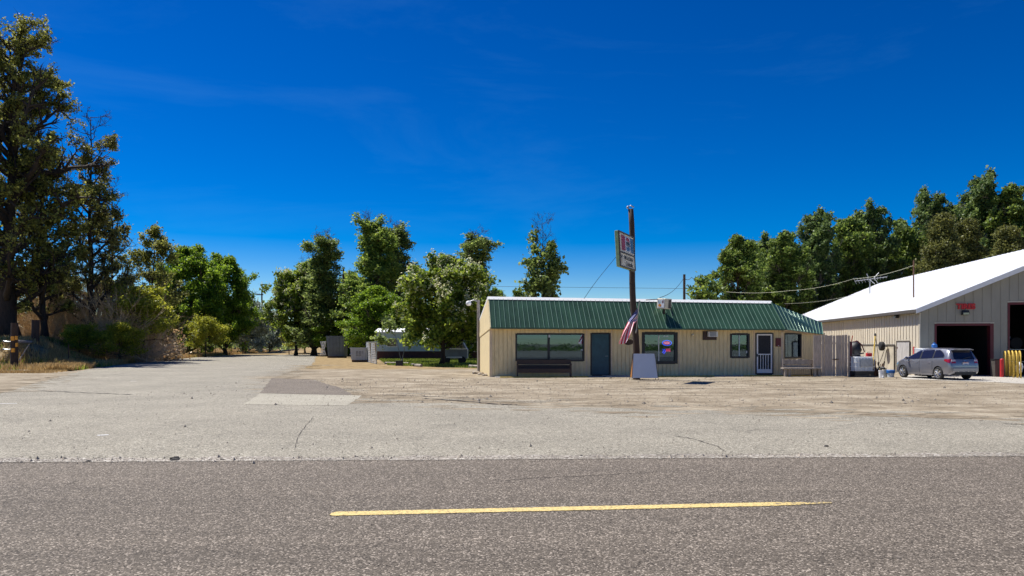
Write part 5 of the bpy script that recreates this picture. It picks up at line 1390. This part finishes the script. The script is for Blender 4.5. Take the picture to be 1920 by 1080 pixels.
# wheel arches and window openings are cut out
def cut(target, cutter):
    md = target.modifiers.new('cut', 'BOOLEAN'); md.operation = 'DIFFERENCE'; md.object = cutter; md.solver = 'EXACT'
    bpy.context.view_layer.update(); dg = bpy.context.evaluated_depsgraph_get()
    me = bpy.data.meshes.new_from_object(target.evaluated_get(dg)); target.modifiers.clear(); target.data = me; bpy.data.objects.remove(cutter)
for sx in (-1.25, 1.25):
    for sy in (-1, 1):
        m = MB(); m.lathe([(.345, .56*sy), (.345, .95*sy)] if sy > 0 else [(.345, -.95), (.345, -.56)], 32, 'Y', (sx, 0, .31)); m.m = [1]*len(m.f)
        cut(body, m.build('c', [M['carpaint'], M['carblack']], None))
body.name = 'body'; body.data.name = 'body'; body.parent = car
try:
    body.data.set_sharp_from_angle(angle=math.radians(32))
except Exception: pass
def local(mb, name, mt, parent=car, **k): return mb.build(name, mt, parent, org=(0, 0, 0), **k)
def side_patch(sy, outline_lo, outline_hi, x0, x1, n, off):
    m = MB(); pr = None
    for i in range(n+1):
        x = x0+(x1-x0)*i/n; zl, zh = outline_lo(x), outline_hi(x); zh = max(zl+.002, zh); K = 5
        cur = [(x, sy*(ysurf(x, zl+(zh-zl)*k/K)+off), zl+(zh-zl)*k/K) for k in range(K+1)]
        if pr:
            for k in range(K): m.face([pr[k], cur[k], cur[k+1], pr[k+1]])
        pr = cur
    return m
blt = lambda x: interp(x, BELT)+.035
def hi_line(x): return interp(x, [(-1.62, 1.12), (-1.45, 1.27), (-1.2, 1.40), (-.6, 1.445), (-.1, 1.42), (.3, 1.345), (.7, 1.17), (1.0, 1.0), (1.1, .95)])
for sy in (1, -1):
    for nm, x0, x1, mt in (('front_window', .08, .98, 'carglass_dark'), ('rear_window', -.82, -.02, 'carglass_dark'), ('quarter_window', -1.56, -.9, 'carglass_dark')):
        local(side_patch(sy, blt, hi_line, x0, x1, 12, .006), nm, M[mt], smooth=True)
    local(side_patch(sy, lambda x: interp(x, BELT)+.012, lambda x: hi_line(x)+.022, -1.62, 1.1, 40, .003), 'window_surround', M['carblack'], smooth=True)
    for x in (.03, -1.02 if False else -.86):
        m = MB(); pts = [(x+(.05 if x < 0 else 0)*0, sy*(ysurf(x, z)+.004), z) for z in [.27+i*.07 for i in range(10)]]; m.tube(pts, .005, 4); local(m, 'door_seam', M['carblack'])
    m = MB(); m.box(-.72, -.56, sy*.846-.012, sy*.846+.012, .80, .83); local(m, 'door_handle', M['chrome'], bevel=.008)
    m = MB(); m.box(.12, .28, sy*.848-.012, sy*.848+.012, .79, .82); local(m, 'door_handle', M['chrome'], bevel=.008)
    m = MB(); m.blob((.86, sy*.93, 1.0), (.07, .12, .085), 2, 12, 8, 0); mi = local(m, 'mirror', M['blue'] if False else M['carpaint'], smooth=True)
    local(side_patch(sy, lambda x: .20, lambda x: .30, -.86, .86, 20, .022), 'side_skirt', M['chrome'] if False else M['carpaint'], smooth=True)
    # tail lamp: on the side and round to the back
    local(side_patch(sy, lambda x: interp(x, [(-2.0, .80), (-1.70, .90)]), lambda x: interp(x, [(-2.0, .97), (-1.95, 1.0), (-1.66, .99)]), -1.985, -1.66, 8, .012), 'tail_lamp', M['tail_red'], smooth=True)
    m = MB()
    for mt_, z0, z1, nm in (('tail_red', .80, .885, 'tail_lamp'), ('tail_clear', .887, .97, 'reversing_lamp')):
        m = MB(); xb0, xb1 = xback(z0)-.012, xback(z1)-.012
        q = [(xb0, sy*.50, z0), (xb0+.02, sy*.72, z0), (xb1+.02, sy*.70, z1), (xb1, sy*.53, z1)]
        m.hexa([(x+.05, y, z) for x, y, z in q]+q); local(m, nm, M[mt_])
# rear glass, tailgate, plate, bumper
m = MB(); pr = None
for i in range(9):
    z = .99+(1.40-.99)*i/8; x = xback(z)-.008; w_ = .56-.05*i/8
    cur = [(x, -w_, z), (x-.012, 0, z), (x, w_, z)]
    if pr:
        for k in range(2): m.face([pr[k], cur[k], cur[k+1], pr[k+1]])
    pr = cur
local(m, 'rear_glass', M['carglass_dark'], smooth=True)
m = MB(); m.hexa([(-1.95, -.56, 1.425), (-1.70, -.56, 1.46), (-1.70, .56, 1.46), (-1.95, .56, 1.425), (-1.97, -.54, 1.445), (-1.70, -.56, 1.50), (-1.70, .56, 1.50), (-1.97, .54, 1.445)]); local(m, 'spoiler', M['carpaint'], bevel=.012)
M['plate'] = mat('plate_white', (.55, .55, .6), .5, .2, 30)
m = MB(); m.box(-2.085, -2.055, -.16, .16, .74, .86); pl = local(m, 'licence_plate', M['plate'])
m = MB(); m.box(-2.09, -2.0855, -.16, .16, .835, .86); m.build('red_band', M['tail_red'], pl, org=(0, 0, 0)); m = MB(); m.box(-2.09, -2.0855, -.1, .1, .742, .765); m.build('blue_band', M['blue'], pl, org=(0, 0, 0))
m = MB(); 
for (y, z, y2, z2) in ((-.035, .90, -.035, .95), (.035, .90, .035, .95), (-.035, .925, .035, .925)): m.tube([(-2.055, y, z), (-2.045, y2, z2)], .009, 5)
local(m, 'emblem', M['chrome'])
m = MB(); m.box(-2.10, -1.9, -.70, .70, .40, .60); local(m, 'bumper', M['carpaint'], bevel=.04)
m = MB(); m.box(-2.085, -1.9, -.58, .58, .24, .385); local(m, 'bumper_insert', M['carblack'], bevel=.02)
for y in (-.42, -.14, .14, .42):
    m = MB(); m.lathe([(.02, -.012), (.02, .002)], 10, 'X', (-2.10, y, .42)); local(m, 'parking_sensor', M['chrome'])
m = MB(); m.tube([(-2.06, .12, 1.02), (-2.03, -.3, 1.1)], .01, 5); local(m, 'rear_wiper', M['carblack'])
m = MB(); m.tube([(.2, 0, 1.47), (-.05, 0, 1.62)], .006, 4); local(m, 'antenna', M['carblack'])
# windscreen and headlamps
m = MB(); pr = None
for i in range(9):
    x = .30+(1.12-.30)*i/8; z = interp(x, TOP)+.018; w_ = interp(x, WR)*.9
    cur = [(x, -w_, z-.03), (x, -w_*.6, z), (x, 0, z+.008), (x, w_*.6, z), (x, w_, z-.03)]
    if pr:
        for k in range(4): m.face([pr[k], pr[k+1], cur[k+1], cur[k]])
    pr = cur
local(m, 'windscreen', M['carglass_dark'], smooth=True)
for sy in (1, -1):
    local(side_patch(sy, lambda x: .62, lambda x: interp(x, [(1.5, .80), (1.9, .70)]), 1.55, 1.9, 8, .01), 'headlight', M['chrome'], smooth=True)
def wheel(x, sy):
    w_ = bpy.data.objects.new('wheel', None); COL.objects.link(w_); w_.parent = car; w_.location = (x, sy*.755, .302); 
    if sy < 0: w_.rotation_euler = (0, 0, math.pi)
    m = MB(); m.lathe([(.20, -.09), (.275, -.09), (.30, -.06), (.302, .05), (.285, .085), (.215, .09), (.20, .06)], 36, 'Y'); m.build('tyre', M['rubber'], w_, smooth=True, org=(0, 0, 0))
    m = MB(); m.lathe([(.19, .055), (.213, .088), (.222, .085), (.222, .02), (.19, .0)], 32, 'Y')
    for k in range(7):
        t = 2*math.pi*k/7
        for dt in (-.13, .13):
            a0, a1 = (math.cos(t+dt*.6), math.sin(t+dt*.6)), (math.cos(t+dt), math.sin(t+dt))
            m.tube([(a0[1]*.04, .07, a0[0]*.04), (a1[1]*.2, .08, a1[0]*.2)], .016, 5)
    m.lathe([(.001, .09), (.045, .085), (.05, .06)], 14, 'Y'); m.build('rim', M['chrome'], w_, org=(0, 0, 0))
    m = MB(); m.lathe([(.001, .01), (.19, .012), (.19, -.02), (.001, -.02)], 20, 'Y'); m.build('brake_disc', M['darktrim'], w_, org=(0, 0, 0))
for x in (-1.25, 1.25):
    for sy in (1, -1): wheel(x, sy)

# ------------------------------------------------------------------ left roadside posts and wire fence
def lpost(px0, px1, ytop, ybase, lab, shade='pole'):
    d = CH*F/(ybase-HY); c = GP((px0+px1)/2, d); w_ = (px1-px0)/F*d/2; h = hof(ytop, d)
    r = thing('timber_post', lab, 'post', (c.x, c.y, 0), 'timber posts at the left roadside')
    m = MB(); m.tube([(c.x, c.y, -.1), (c.x, c.y, h*.5), (c.x+.03, c.y, h)], [w_*1.05, w_, w_*.95], 12); m.build('timber', M[shade], r, smooth=False)
    return r, c, w_, d
r, c, w_, d = lpost(20.5, 33, 605.5, 690.5, 'thick timber post with amber reflectors at the left roadside')
def refl(px0, px1, y0, y1):
    a, b = P(px0, y1, d-w_-.02), P(px1, y0, d-w_-.02); m = MB(); m.box(a.x, b.x, d-w_-.03, d-w_*.6, a.z, b.z); m.build('reflector', M['reflector'], r)
refl(20, 26, 630.5, 638.5); refl(28, 31.5, 630, 637); refl(29, 31.8, 643, 650); refl(21, 26.5, 653, 660.5)
for y0, y1 in ((640, 641), (655, 655.5)):
    m = MB(); m.tube([P(7.5, y0, d-.1), P(15, y1, d-.1), P(21, y1-.5, d-.1)], .035, 6); m.blob(P(7.5, y0, d-.1), .07, 1, 8, 6, .1)
    m.build('bolt', M['steel'], r)
r2, c2, w2, d2 = lpost(59.5, 73, 600, 686, 'thickest dark timber post, right of the post with reflectors')
m = MB(); a, b = P(31, 640.5, d), P(62, 641.5, d2-.3); m.tube([a, b], .11, 8); tag(m.build('cross_brace', M['greywood'], org=a), 'grey horizontal pole joining the two timber posts', 'rail')
m = MB(); m.tube([P(55, 645, d+1), P(44, 662, d+.5), P(35, 676, d)], .035, 6); tag(m.build('brace_stick', M['deadpale'], org=P(35, 676, d)), 'pale slanting stick between the two timber posts', 'stick')
wl = []
fps = ((128.5, 640, 676), (195.5, 644, 671), (324.5, 643, 664), (352, 641, 664.5), (370, 642, 664), (404, 643, 663.5), (421.5, 645, 663), (434, 645, 662), (445.5, 646, 662), (494, 645, 659))
FL = ['steel fence post in front of the shaded bank', 'steel fence post where the shaded bank meets the tan slope', 'first fence post right of the bleached brush', 'fence post beside the dry grass tuft', 'fence post behind the dry grass tuft', 'fence post under the bright green trees, left of three', 'fence post under the bright green trees, middle of three', 'fence post under the bright green trees, right of three', 'fence post just left of the pair of gate posts', 'last fence post in front of the silvery shrubs']
dd = (53, 60, 88, 92, 96, 104, 108, 112, 115, 130)
for (px, yt, yb), d_, lab in zip(fps, dd, FL):
    c = GP(px, d_); z = CH+(HY-yb)/F*d_; z = min(z, height(c.x, c.y)); h = (yb-yt)/F*d_
    m = MB(); m.tube([(c.x, c.y, z-.1), (c.x, c.y, z+h)], .035, 6); tag(m.build('fence_post', M['rust'], org=(c.x, c.y, z)), lab, 'fence post', 'thin fence posts along the side road')
    wl.append((Vector((c.x, c.y, z)), h))
m = MB()
for (a, ha), (b, hb_) in zip(wl, wl[1:]):
    for f in (.35, .65, .95): m.tube([a+Vector((0, 0, ha*f)), (a+b)/2+Vector((0, 0, (ha+hb_)/2*f-.06)), b+Vector((0, 0, hb_*f))], .010, 3)
tag(m.build('fence_wire', M['wire'], org=wl[0][0]), 'thin wires strung between the roadside fence posts', 'wire')
for px, lab in ((455.5, 'left wooden gate post of the pair in the wire fence'), (459.5, 'right wooden gate post of the pair in the wire fence')):
    c = GP(px, 118); h = 25/F*118; m = MB(); m.tube([(c.x, c.y, -.1), (c.x, c.y, h)], .13, 8); tag(m.build('gate_post', M['pole'], org=(c.x, c.y, 0)), lab, 'gate post', 'pair of wooden gate posts')
c = GP(542, 110); m = MB(); m.tube([(c.x, c.y, 0), (c.x, c.y, 1.9)], .07, 8); tag(m.build('marker_post', M['pole'], org=(c.x, c.y, 0)), 'lone brown post at the bend of the side road', 'post')

# ------------------------------------------------------------------ yard left of the cafe
def dumpster(px0, px1, yt, yb, mt, name, lab, skids=True, lettering=False, cat='dumpster'):
    d = CH*F/(yb-HY); x0, x1 = GP(px0, d).x, GP(px1, d).x; h = (yb-yt)/F*d
    r = thing(name, lab, cat, (x0, d, 0)); m = MB()
    t = .12*h*.6
    m.hexa([(x0+t, d, .18), (x1-t*.3, d, .18), (x1-t*.3, d+1.7, .18), (x0+t, d+1.7, .18), (x0, d-.12, h), (x1, d-.12, h), (x1, d+1.9, h), (x0, d+1.9, h)])
    m.build('container', mt, r)
    m = MB()
    for z in (h-.08, h*.5): m.box(x0-.03, x1+.03, d-.16 if z > h*.6 else d-.1, d-.04, z, z+.09)
    n = 5
    for i in range(n): x = x0+t+(x1-x0-t*1.3)*(i+.5)/n; m.hexa([(x-.03, d-.06, .2), (x+.03, d-.06, .2), (x+.03, d, .2), (x-.03, d, .2), (x-.03, d-.17, h-.1), (x+.03, d-.17, h-.1), (x+.03, d-.1, h-.1), (x-.03, d-.1, h-.1)])
    m.build('ribs', mt, r)
    m = MB(); m.box(x0+.1, x1-.1, d+.1, d+1.6, 0, .179); m.build('skids', M['rust'], r)
    return r, x0, x1, d, h
dumpster(612, 646, 630, 671, M['dumpster'], 'dumpster', 'tall slate grey dumpster beside the side road')
r, x0, x1, d, h = dumpster(657, 688, 652, 679, M['bin'], 'waste_bin', 'low white metal trash container with small lettering', cat='trash container')
m = MB(); rn = random.Random(2)
for i in range(4): m.box(x0+.35*(x1-x0), x0+(.35+rn.uniform(.3, .45))*(x1-x0), d-.105-.02*i*0, d-.095, h*.72-i*.11, h*.72-i*.11+.035)
m.build('faded_notice', M['darktrim'], r)
# white lattice panel left of the dumpster
d = 86; x0, x1 = GP(601, d).x, GP(611, d).x; m = MB()
for i in range(5): m.tube([(x0+(x1-x0)*i/4, d, .3), (x0+(x1-x0)*((i+2) % 5)/4, d, 1.9)], .05, 5)
tag(m.build('lattice_panel', M['white'], org=(x0, d, 0)), 'white lattice panel leaning left of the slate dumpster', 'lattice')
# chain link fence
r = thing('chain_link_fence', 'low galvanised chain link fence behind the white trash container', 'fence', GP(690, 62))
m = MB(); pts = [GP(687, 67), GP(696, 63), GP(706, 59)]
for p in pts: m.tube([p, p+Vector((0, 0, 1.75))], .04, 6)
m.build('post', M['steel'], r)
m = MB()
for a, b in zip(pts, pts[1:]): m.tube([a+Vector((0, 0, 1.75)), b+Vector((0, 0, 1.75))], .025, 6)
m.build('top_rail', M['steel'], r)
m = MB()
for a, b in zip(pts, pts[1:]):
    n = int((b-a).length/.22)
    for i in range(n):
        t0, t1 = i/n, min(1, (i+6)/n); t2 = max(0, (i-6)/n)
        m.tube([a.lerp(b, t0), a.lerp(b, t1)+Vector((0, 0, 1.72*(t1-t0)*n/6))], .007, 3, cap=False); m.tube([a.lerp(b, t0), a.lerp(b, t2)+Vector((0, 0, 1.72*(t0-t2)*n/6))], .007, 3, cap=False)
m.build('mesh', M['steel'], r)
# mobile home
d = 77; x0, x1 = GP(706, d).x, GP(905, d).x; zT = hof(624, d)
r = thing('mobile_home', 'pale blue mobile home with dark skirting half hidden behind the yard trees', 'mobile home', (x0, d, 0))
m = MB(); m.box(x0, x1, d, d+4, .85, zT); m.build('wall', M['trailer'], r)
m = MB(); m.box(x0+.03, x1-.03, d+.04, d+3.9, 0, .85); m.build('skirting', M['skirting'], r)
m = MB(); m.hexa([(x0-.2, d-.25, zT), (x1+.2, d-.25, zT), (x1+.2, d+4.2, zT), (x0-.2, d+4.2, zT), (x0-.2, d-.25, zT+.1), (x1+.2, d-.25, zT+.1), (x1+.2, d+2, zT+.5), (x0-.2, d+2, zT+.5)]); m.build('roof', M['white_roof'], r)
for px in (735, 765, 850):
    a = GP(px, d).x; m = MB(); m.box(a-.55, a+.55, d-.04, d-.001, 1.3, 2.2); w_ = m.build('window', M['white'], r); m = MB(); m.box(a-.48, a+.48, d-.05, d-.041, 1.37, 2.13); m.build('pane', M['carglass_dark'], w_)
m = MB(); a = GP(895, d).x; m.box(a-.5, a+.3, d-.6, d-.05, .8, 2.4); m.build('porch_panel', M['roomlight'], r)
# parked dark vehicle in the shade
d = 60; c = GP(853, d)
r = thing('parked_van', 'dark vehicle with pale stripe parked in shade behind the tree trunk', 'van', (c.x, c.y, 0))
x0, x1 = GP(829, d).x, GP(877, d).x; m = MB()
pr_ = [(x0, .45), (x1, .45), (x1, 1.15), (x1-.1, 1.3), (x1-.35, 1.75), (x0+.45, 1.78), (x0+.15, 1.3), (x0, 1.1)]
m.face([(x, d-.9, z) for x, z in pr_]); m.face([(x, d+.9, z) for x, z in pr_[::-1]])
for p, q in zip(pr_, pr_[1:]+pr_[:1]): m.face([(p[0], d-.9, p[1]), (p[0], d+.9, p[1]), (q[0], d+.9, q[1]), (q[0], d-.9, q[1])])
m.build('body', M['dumpster'], r)
m = MB(); m.face([(x0+.3, d-.905, 1.3), (x1-.3, d-.905, 1.3), (x1-.45, d-.905, 1.68), (x0+.55, d-.905, 1.70)]); m.build('window', M['carglass_dark'], r)
m = MB(); m.box(x0+.05, x1-.05, d-.915, d-.901, 1.18, 1.25); m.build('stripe', M['white'], r)
m = MB(); m.box(x0+.4, x1-.4, d-.95, d-.901, .5, .6); m.build('bumper', M['steel'], r)
for x in (x0+.4, x1-.4):
    m = MB(); m.lathe([(.16, -.93), (.3, -.93), (.32, -.88), (.32, -.72), (.16, -.7)], 18, 'Y', (x, d, .33)); m.build('wheel', M['rubber'], r)
# timber edging, planter, small pale tree in the yard
for i, (p0, p1, lab) in enumerate((((722, 683), (766, 684), 'pale timber edging in front of the shady lawn'), ((772, 686), (790, 688), 'short pale timber edging right of the dark planter'), ((880, 689), (901, 690), 'grey timber beam against the left wall of the cafe'))):
    a = GP(p0[0], CH*F/(p0[1]-HY)); b = GP(p1[0], CH*F/(p1[1]-HY)); m = MB(); m.tube([a+Vector((0, 0, .09)), b+Vector((0, 0, .09))], .1, 6); tag(m.build('edging_timber', M['greywood'], org=a), lab, 'timber', 'timbers edging the yard')
c = GP(749, 55); m = MB(); m.box(c.x-.25, c.x+.25, c.y-.2, c.y+.2, 0, .35); m.box(c.x-.28, c.x+.28, c.y-.23, c.y+.23, .351, .38); tag(m.build('planter', M['black'], org=(c.x, c.y, 0), bevel=.01), 'low black planter box at the edge of the lawn', 'planter')
TM['little'] = tree_meshes('little', 131, 3.6, 1.6, .35, .07, wide, M['lf_poplar_d'], M['bark_pale'], nprim=14, nsec=5, leaves=1800, lsize=.2, stems=3, spread=.22, sigma=.25)
place_tree('small_tree', TM['little'], 'little pale stemmed tree on the lawn in front of the mobile home', GP(753, 64), .3)
grp = 'rocks at the left foot of the cafe'
for i, (px, py, s, lab) in enumerate(((893, 701, .16, 'leftmost rock at the corner of the cafe'), (902, 703, .13, 'flat tan rock left of the cafe corner'), (910, 704.5, .11, 'small rock in front of the cafe corner'), (917, 702.5, .14, 'dark rock against the cafe corner'), (925, 706, .08, 'rightmost small rock by the yellow kerb line'))):
    d = CH*F/(py-HY); c = GP(px, d); m = MB(); m.blob((c.x, c.y, s*.3), (s*1.5, s, s*.7), i+20, 9, 6, .2); tag(m.build('rock', M['rock'], org=(c.x, c.y, 0)), lab, 'rock', grp)
# yard light pole
c = GP(898.5, 42.6); r = thing('yard_light', 'thin wooden pole with a white lamp arm left of the cafe', 'yard light', (c.x, c.y, 0)); zt = hof(562, 42.6)
m = MB(); m.tube([(c.x, c.y, 0), (c.x-.05, c.y, zt)], [.11, .08], 8); m.build('pole_shaft', M['greywood'], r)
m = MB(); m.tube([(c.x-.05, c.y, zt-.12), (c.x-.3, c.y-.05, zt-.02), (c.x-.55, c.y-.05, zt-.1)], .03, 6); m.build('arm', M['steel'], r)
m = MB(); m.lathe([(.04, .14), (.13, .1), (.16, -.02), (.12, -.12), (.04, -.15)], 14, 'Z', (c.x-.6, c.y-.05, zt-.2)); m.build('lamp_head', M['white'], r, smooth=True)

# ------------------------------------------------------------------ poles and wires
def upole(px, d, yt, w_px, lab, arm=0, base=0, mt='pole', name='utility_pole'):
    c = GP(px, d); z = hof(yt, d); rr_ = w_px/F*d/2; r = thing(name, lab, 'pole', (c.x, c.y, base), 'utility poles')
    m = MB(); m.tube([(c.x, c.y, base), (c.x, c.y, z)], [rr_*1.1, rr_], 10); m.build('pole_shaft', M[mt], r)
    if arm:
        m = MB(); m.box(c.x-arm, c.x+arm*.25, c.y-.1, c.y+.1, z-.9, z-.7); m.build('crossarm', M[mt], r)
        m = MB(); m.tube([(c.x-arm*.9, c.y, z-.7), (c.x-arm*.9, c.y, z-.45)], .06, 6); m.tube([(c.x-arm*.5, c.y, z-.7), (c.x-arm*.5, c.y, z-.45)], .06, 6); m.build('insulator', M['steel'], r)
    return Vector((c.x, c.y, z))
u1 = upole(1283, 52, 514.5, 4.6, 'dark square topped utility pole behind the cafe roof')
u2 = upole(1311, 60, 541, 2.5, 'short thin pole behind the cafe, right of the tall utility pole')
u3 = upole(491, 150, 545, 2.6, 'distant utility pole with crossarm above the silvery shrubs', 1.1)
u4 = upole(644, 96, 505, 3, 'dark utility pole among the middle poplars')
u5 = upole(1713, 44, 488, 2.4, 'rusty service mast rising through the white garage roof', 0, 4.0, 'rust', 'service_mast')
u6 = upole(816, 78, 508, 2.5, 'utility pole half hidden behind the blossoming catalpa')
def wire(pts, lab, r=.014, mt='wire', sag=.0):
    out = []
    for a, b in zip(pts, pts[1:]):
        for i in range(12): t = i/12; out.append(a.lerp(b, t)-Vector((0, 0, sag*4*t*(1-t))))
    out.append(pts[-1]); m = MB(); m.tube(out, r, 4); tag(m.build('overhead_wire', M[mt], org=pts[0]), lab, 'wire', 'overhead wires')
wire([P(1237, 558, 36), u1-Vector((0, 0, .2))], 'black service wire from the box sign up to the utility pole', .016, sag=.25)
wire([u1-Vector((0, 0, .25)), u1+Vector((.5, 0, -.2)), P(1345, 545, 60)], 'wire dropping from the utility pole towards the tree row', .018, sag=.15)
wire([P(1357, 546.5, 62), P(1480, 545, 56), P(1600, 523, 50), u5-Vector((0, 0, .3))], 'pale cable climbing to the service mast on the garage', .013, 'wire_pale', .15)
wire([P(1471, 569.5, 42), P(1600, 553, 50)], 'pale cable from the hip of the cafe roof to the garage roof', .013, 'wire_pale', .12)
wire([P(1095, 560, 37), P(1108, 541, 36.5), P(1122, 522, 36), P(1158, 478, 34)], 'thin wire from the cafe roof up to the cola sign', .012)
wire([P(640, 530, 96), P(920, 537, 100), P(1283, 541, 100)], 'faint far wire crossing the sky behind the cafe', .02)
wire([u3-Vector((.8, 0, .5)), P(440, 552, 190)], 'faint wire leaving the distant pole to the left', .025)
# rooftop aerial
c = P(1631, 541, 62); top = P(1631, 524, 62)
r = thing('tv_aerial', 'branching metal television aerial standing over the far end of the white roof', 'aerial', P(1631, 575, 62))
m = MB(); m.tube([P(1631, 575, 62), top], .035, 6); m.build('mast', M['steel'], r)
m = MB(); m.tube([P(1603, 527, 62), P(1663, 519, 62)], .022, 5)
for i in range(11):
    t = i/10; p = P(1603, 527, 62).lerp(P(1663, 519, 62), t); l = 1.6-.8*t; m.tube([p+Vector((-.3, -l*.6, -l*.2)), p+Vector((.3, l*.6, l*.2))], .009, 4)
m.tube([P(1639, 521, 62), P(1648, 511, 62)], .022, 5); m.tube([P(1639, 521, 62), P(1647, 533, 62)], .022, 5); m.tube([P(1632, 525, 62), P(1640, 532, 62)], .03, 4); m.tube([P(1629, 522, 62), P(1625, 513, 62)], .03, 4)
m.build('elements', M['steel'], r)

# ------------------------------------------------------------------ light, sky, camera
SUN_EL = math.radians(60); SUN_AZ = math.atan2(-.85, .52)     # azimuth from +Y towards +X
sd = Vector((math.sin(SUN_AZ)*math.cos(SUN_EL), math.cos(SUN_AZ)*math.cos(SUN_EL), math.sin(SUN_EL)))
sl = bpy.data.lights.new('sun', 'SUN'); sl.energy = 5; sl.angle = math.radians(.5); sl.color = (1, .96, .89)
so = bpy.data.objects.new('sun', sl); COL.objects.link(so); so.rotation_euler = sd.to_track_quat('Z', 'Y').to_euler()
so.location = (0, 0, 60)
w = bpy.data.worlds.new('World'); SC.world = w; w.use_nodes = True
nt = w.node_tree; N = nt.nodes; L = nt.links; bg = N['Background']
sky = N.new('ShaderNodeTexSky'); sky.sky_type = 'NISHITA'; sky.sun_disc = False
sky.sun_elevation = SUN_EL; sky.sun_rotation = SUN_AZ
sky.altitude = 1500; sky.air_density = 1.0; sky.dust_density = .25; sky.ozone_density = 3.5
hs = N.new('ShaderNodeHueSaturation'); hs.inputs['Saturation'].default_value = 1.5; hs.inputs['Value'].default_value = 1.0
gm = N.new('ShaderNodeGamma'); gm.inputs[1].default_value = 1.25
L.new(sky.outputs[0], gm.inputs[0]); L.new(gm.outputs[0], hs.inputs['Color']); hs.inputs['Hue'].default_value = .517
tc = N.new('ShaderNodeTexCoord'); mp = N.new('ShaderNodeMapping'); mp.inputs['Scale'].default_value = (1.2, 1.2, 5.5); mp.inputs['Rotation'].default_value = (0, .35, 0)
L.new(tc.outputs['Generated'], mp.inputs[0])
cn = N.new('ShaderNodeTexNoise'); cn.inputs['Scale'].default_value = 1.7; cn.inputs['Detail'].default_value = 9; cn.inputs['Roughness'].default_value = .62; cn.inputs['Distortion'].default_value = .5
L.new(mp.outputs[0], cn.inputs['Vector'])
cr = N.new('ShaderNodeMapRange'); cr.inputs[1].default_value = .50; cr.inputs[2].default_value = .80; cr.inputs[3].default_value = 0; cr.inputs[4].default_value = .085; L.new(cn.outputs[0], cr.inputs[0])
cm = N.new('ShaderNodeMix'); cm.data_type = 'RGBA'; cm.inputs['B'].default_value = (2.6, 6.8, 10.5, 1)
L.new(cr.outputs[0], cm.inputs['Factor']); vm = N.new('ShaderNodeVectorMath'); vm.operation = 'MULTIPLY'; vm.inputs[1].default_value = (1, .96, .86)
L.new(hs.outputs[0], vm.inputs[0]); L.new(vm.outputs[0], cm.inputs['A']); L.new(cm.outputs['Result'], bg.inputs[0]); bg.inputs[1].default_value = .056
cam = bpy.data.cameras.new('camera'); cam.sensor_width = 36; cam.lens = F/1920*36
cam.shift_y = (HY-540)/1920; cam.clip_start = .1; cam.clip_end = 8000
co = bpy.data.objects.new('camera', cam); COL.objects.link(co); co.location = (0, 0, CH); co.rotation_euler = (math.radians(90), 0, 0)
SC.camera = co
SC.view_settings.view_transform = 'Standard'; SC.view_settings.look = 'None'; SC.view_settings.exposure = .5; SC.view_settings.gamma = 1
SC.cycles.max_bounces = 6; SC.cycles.transparent_max_bounces = 8; SC.cycles.caustics_reflective = False; SC.cycles.caustics_refractive = False
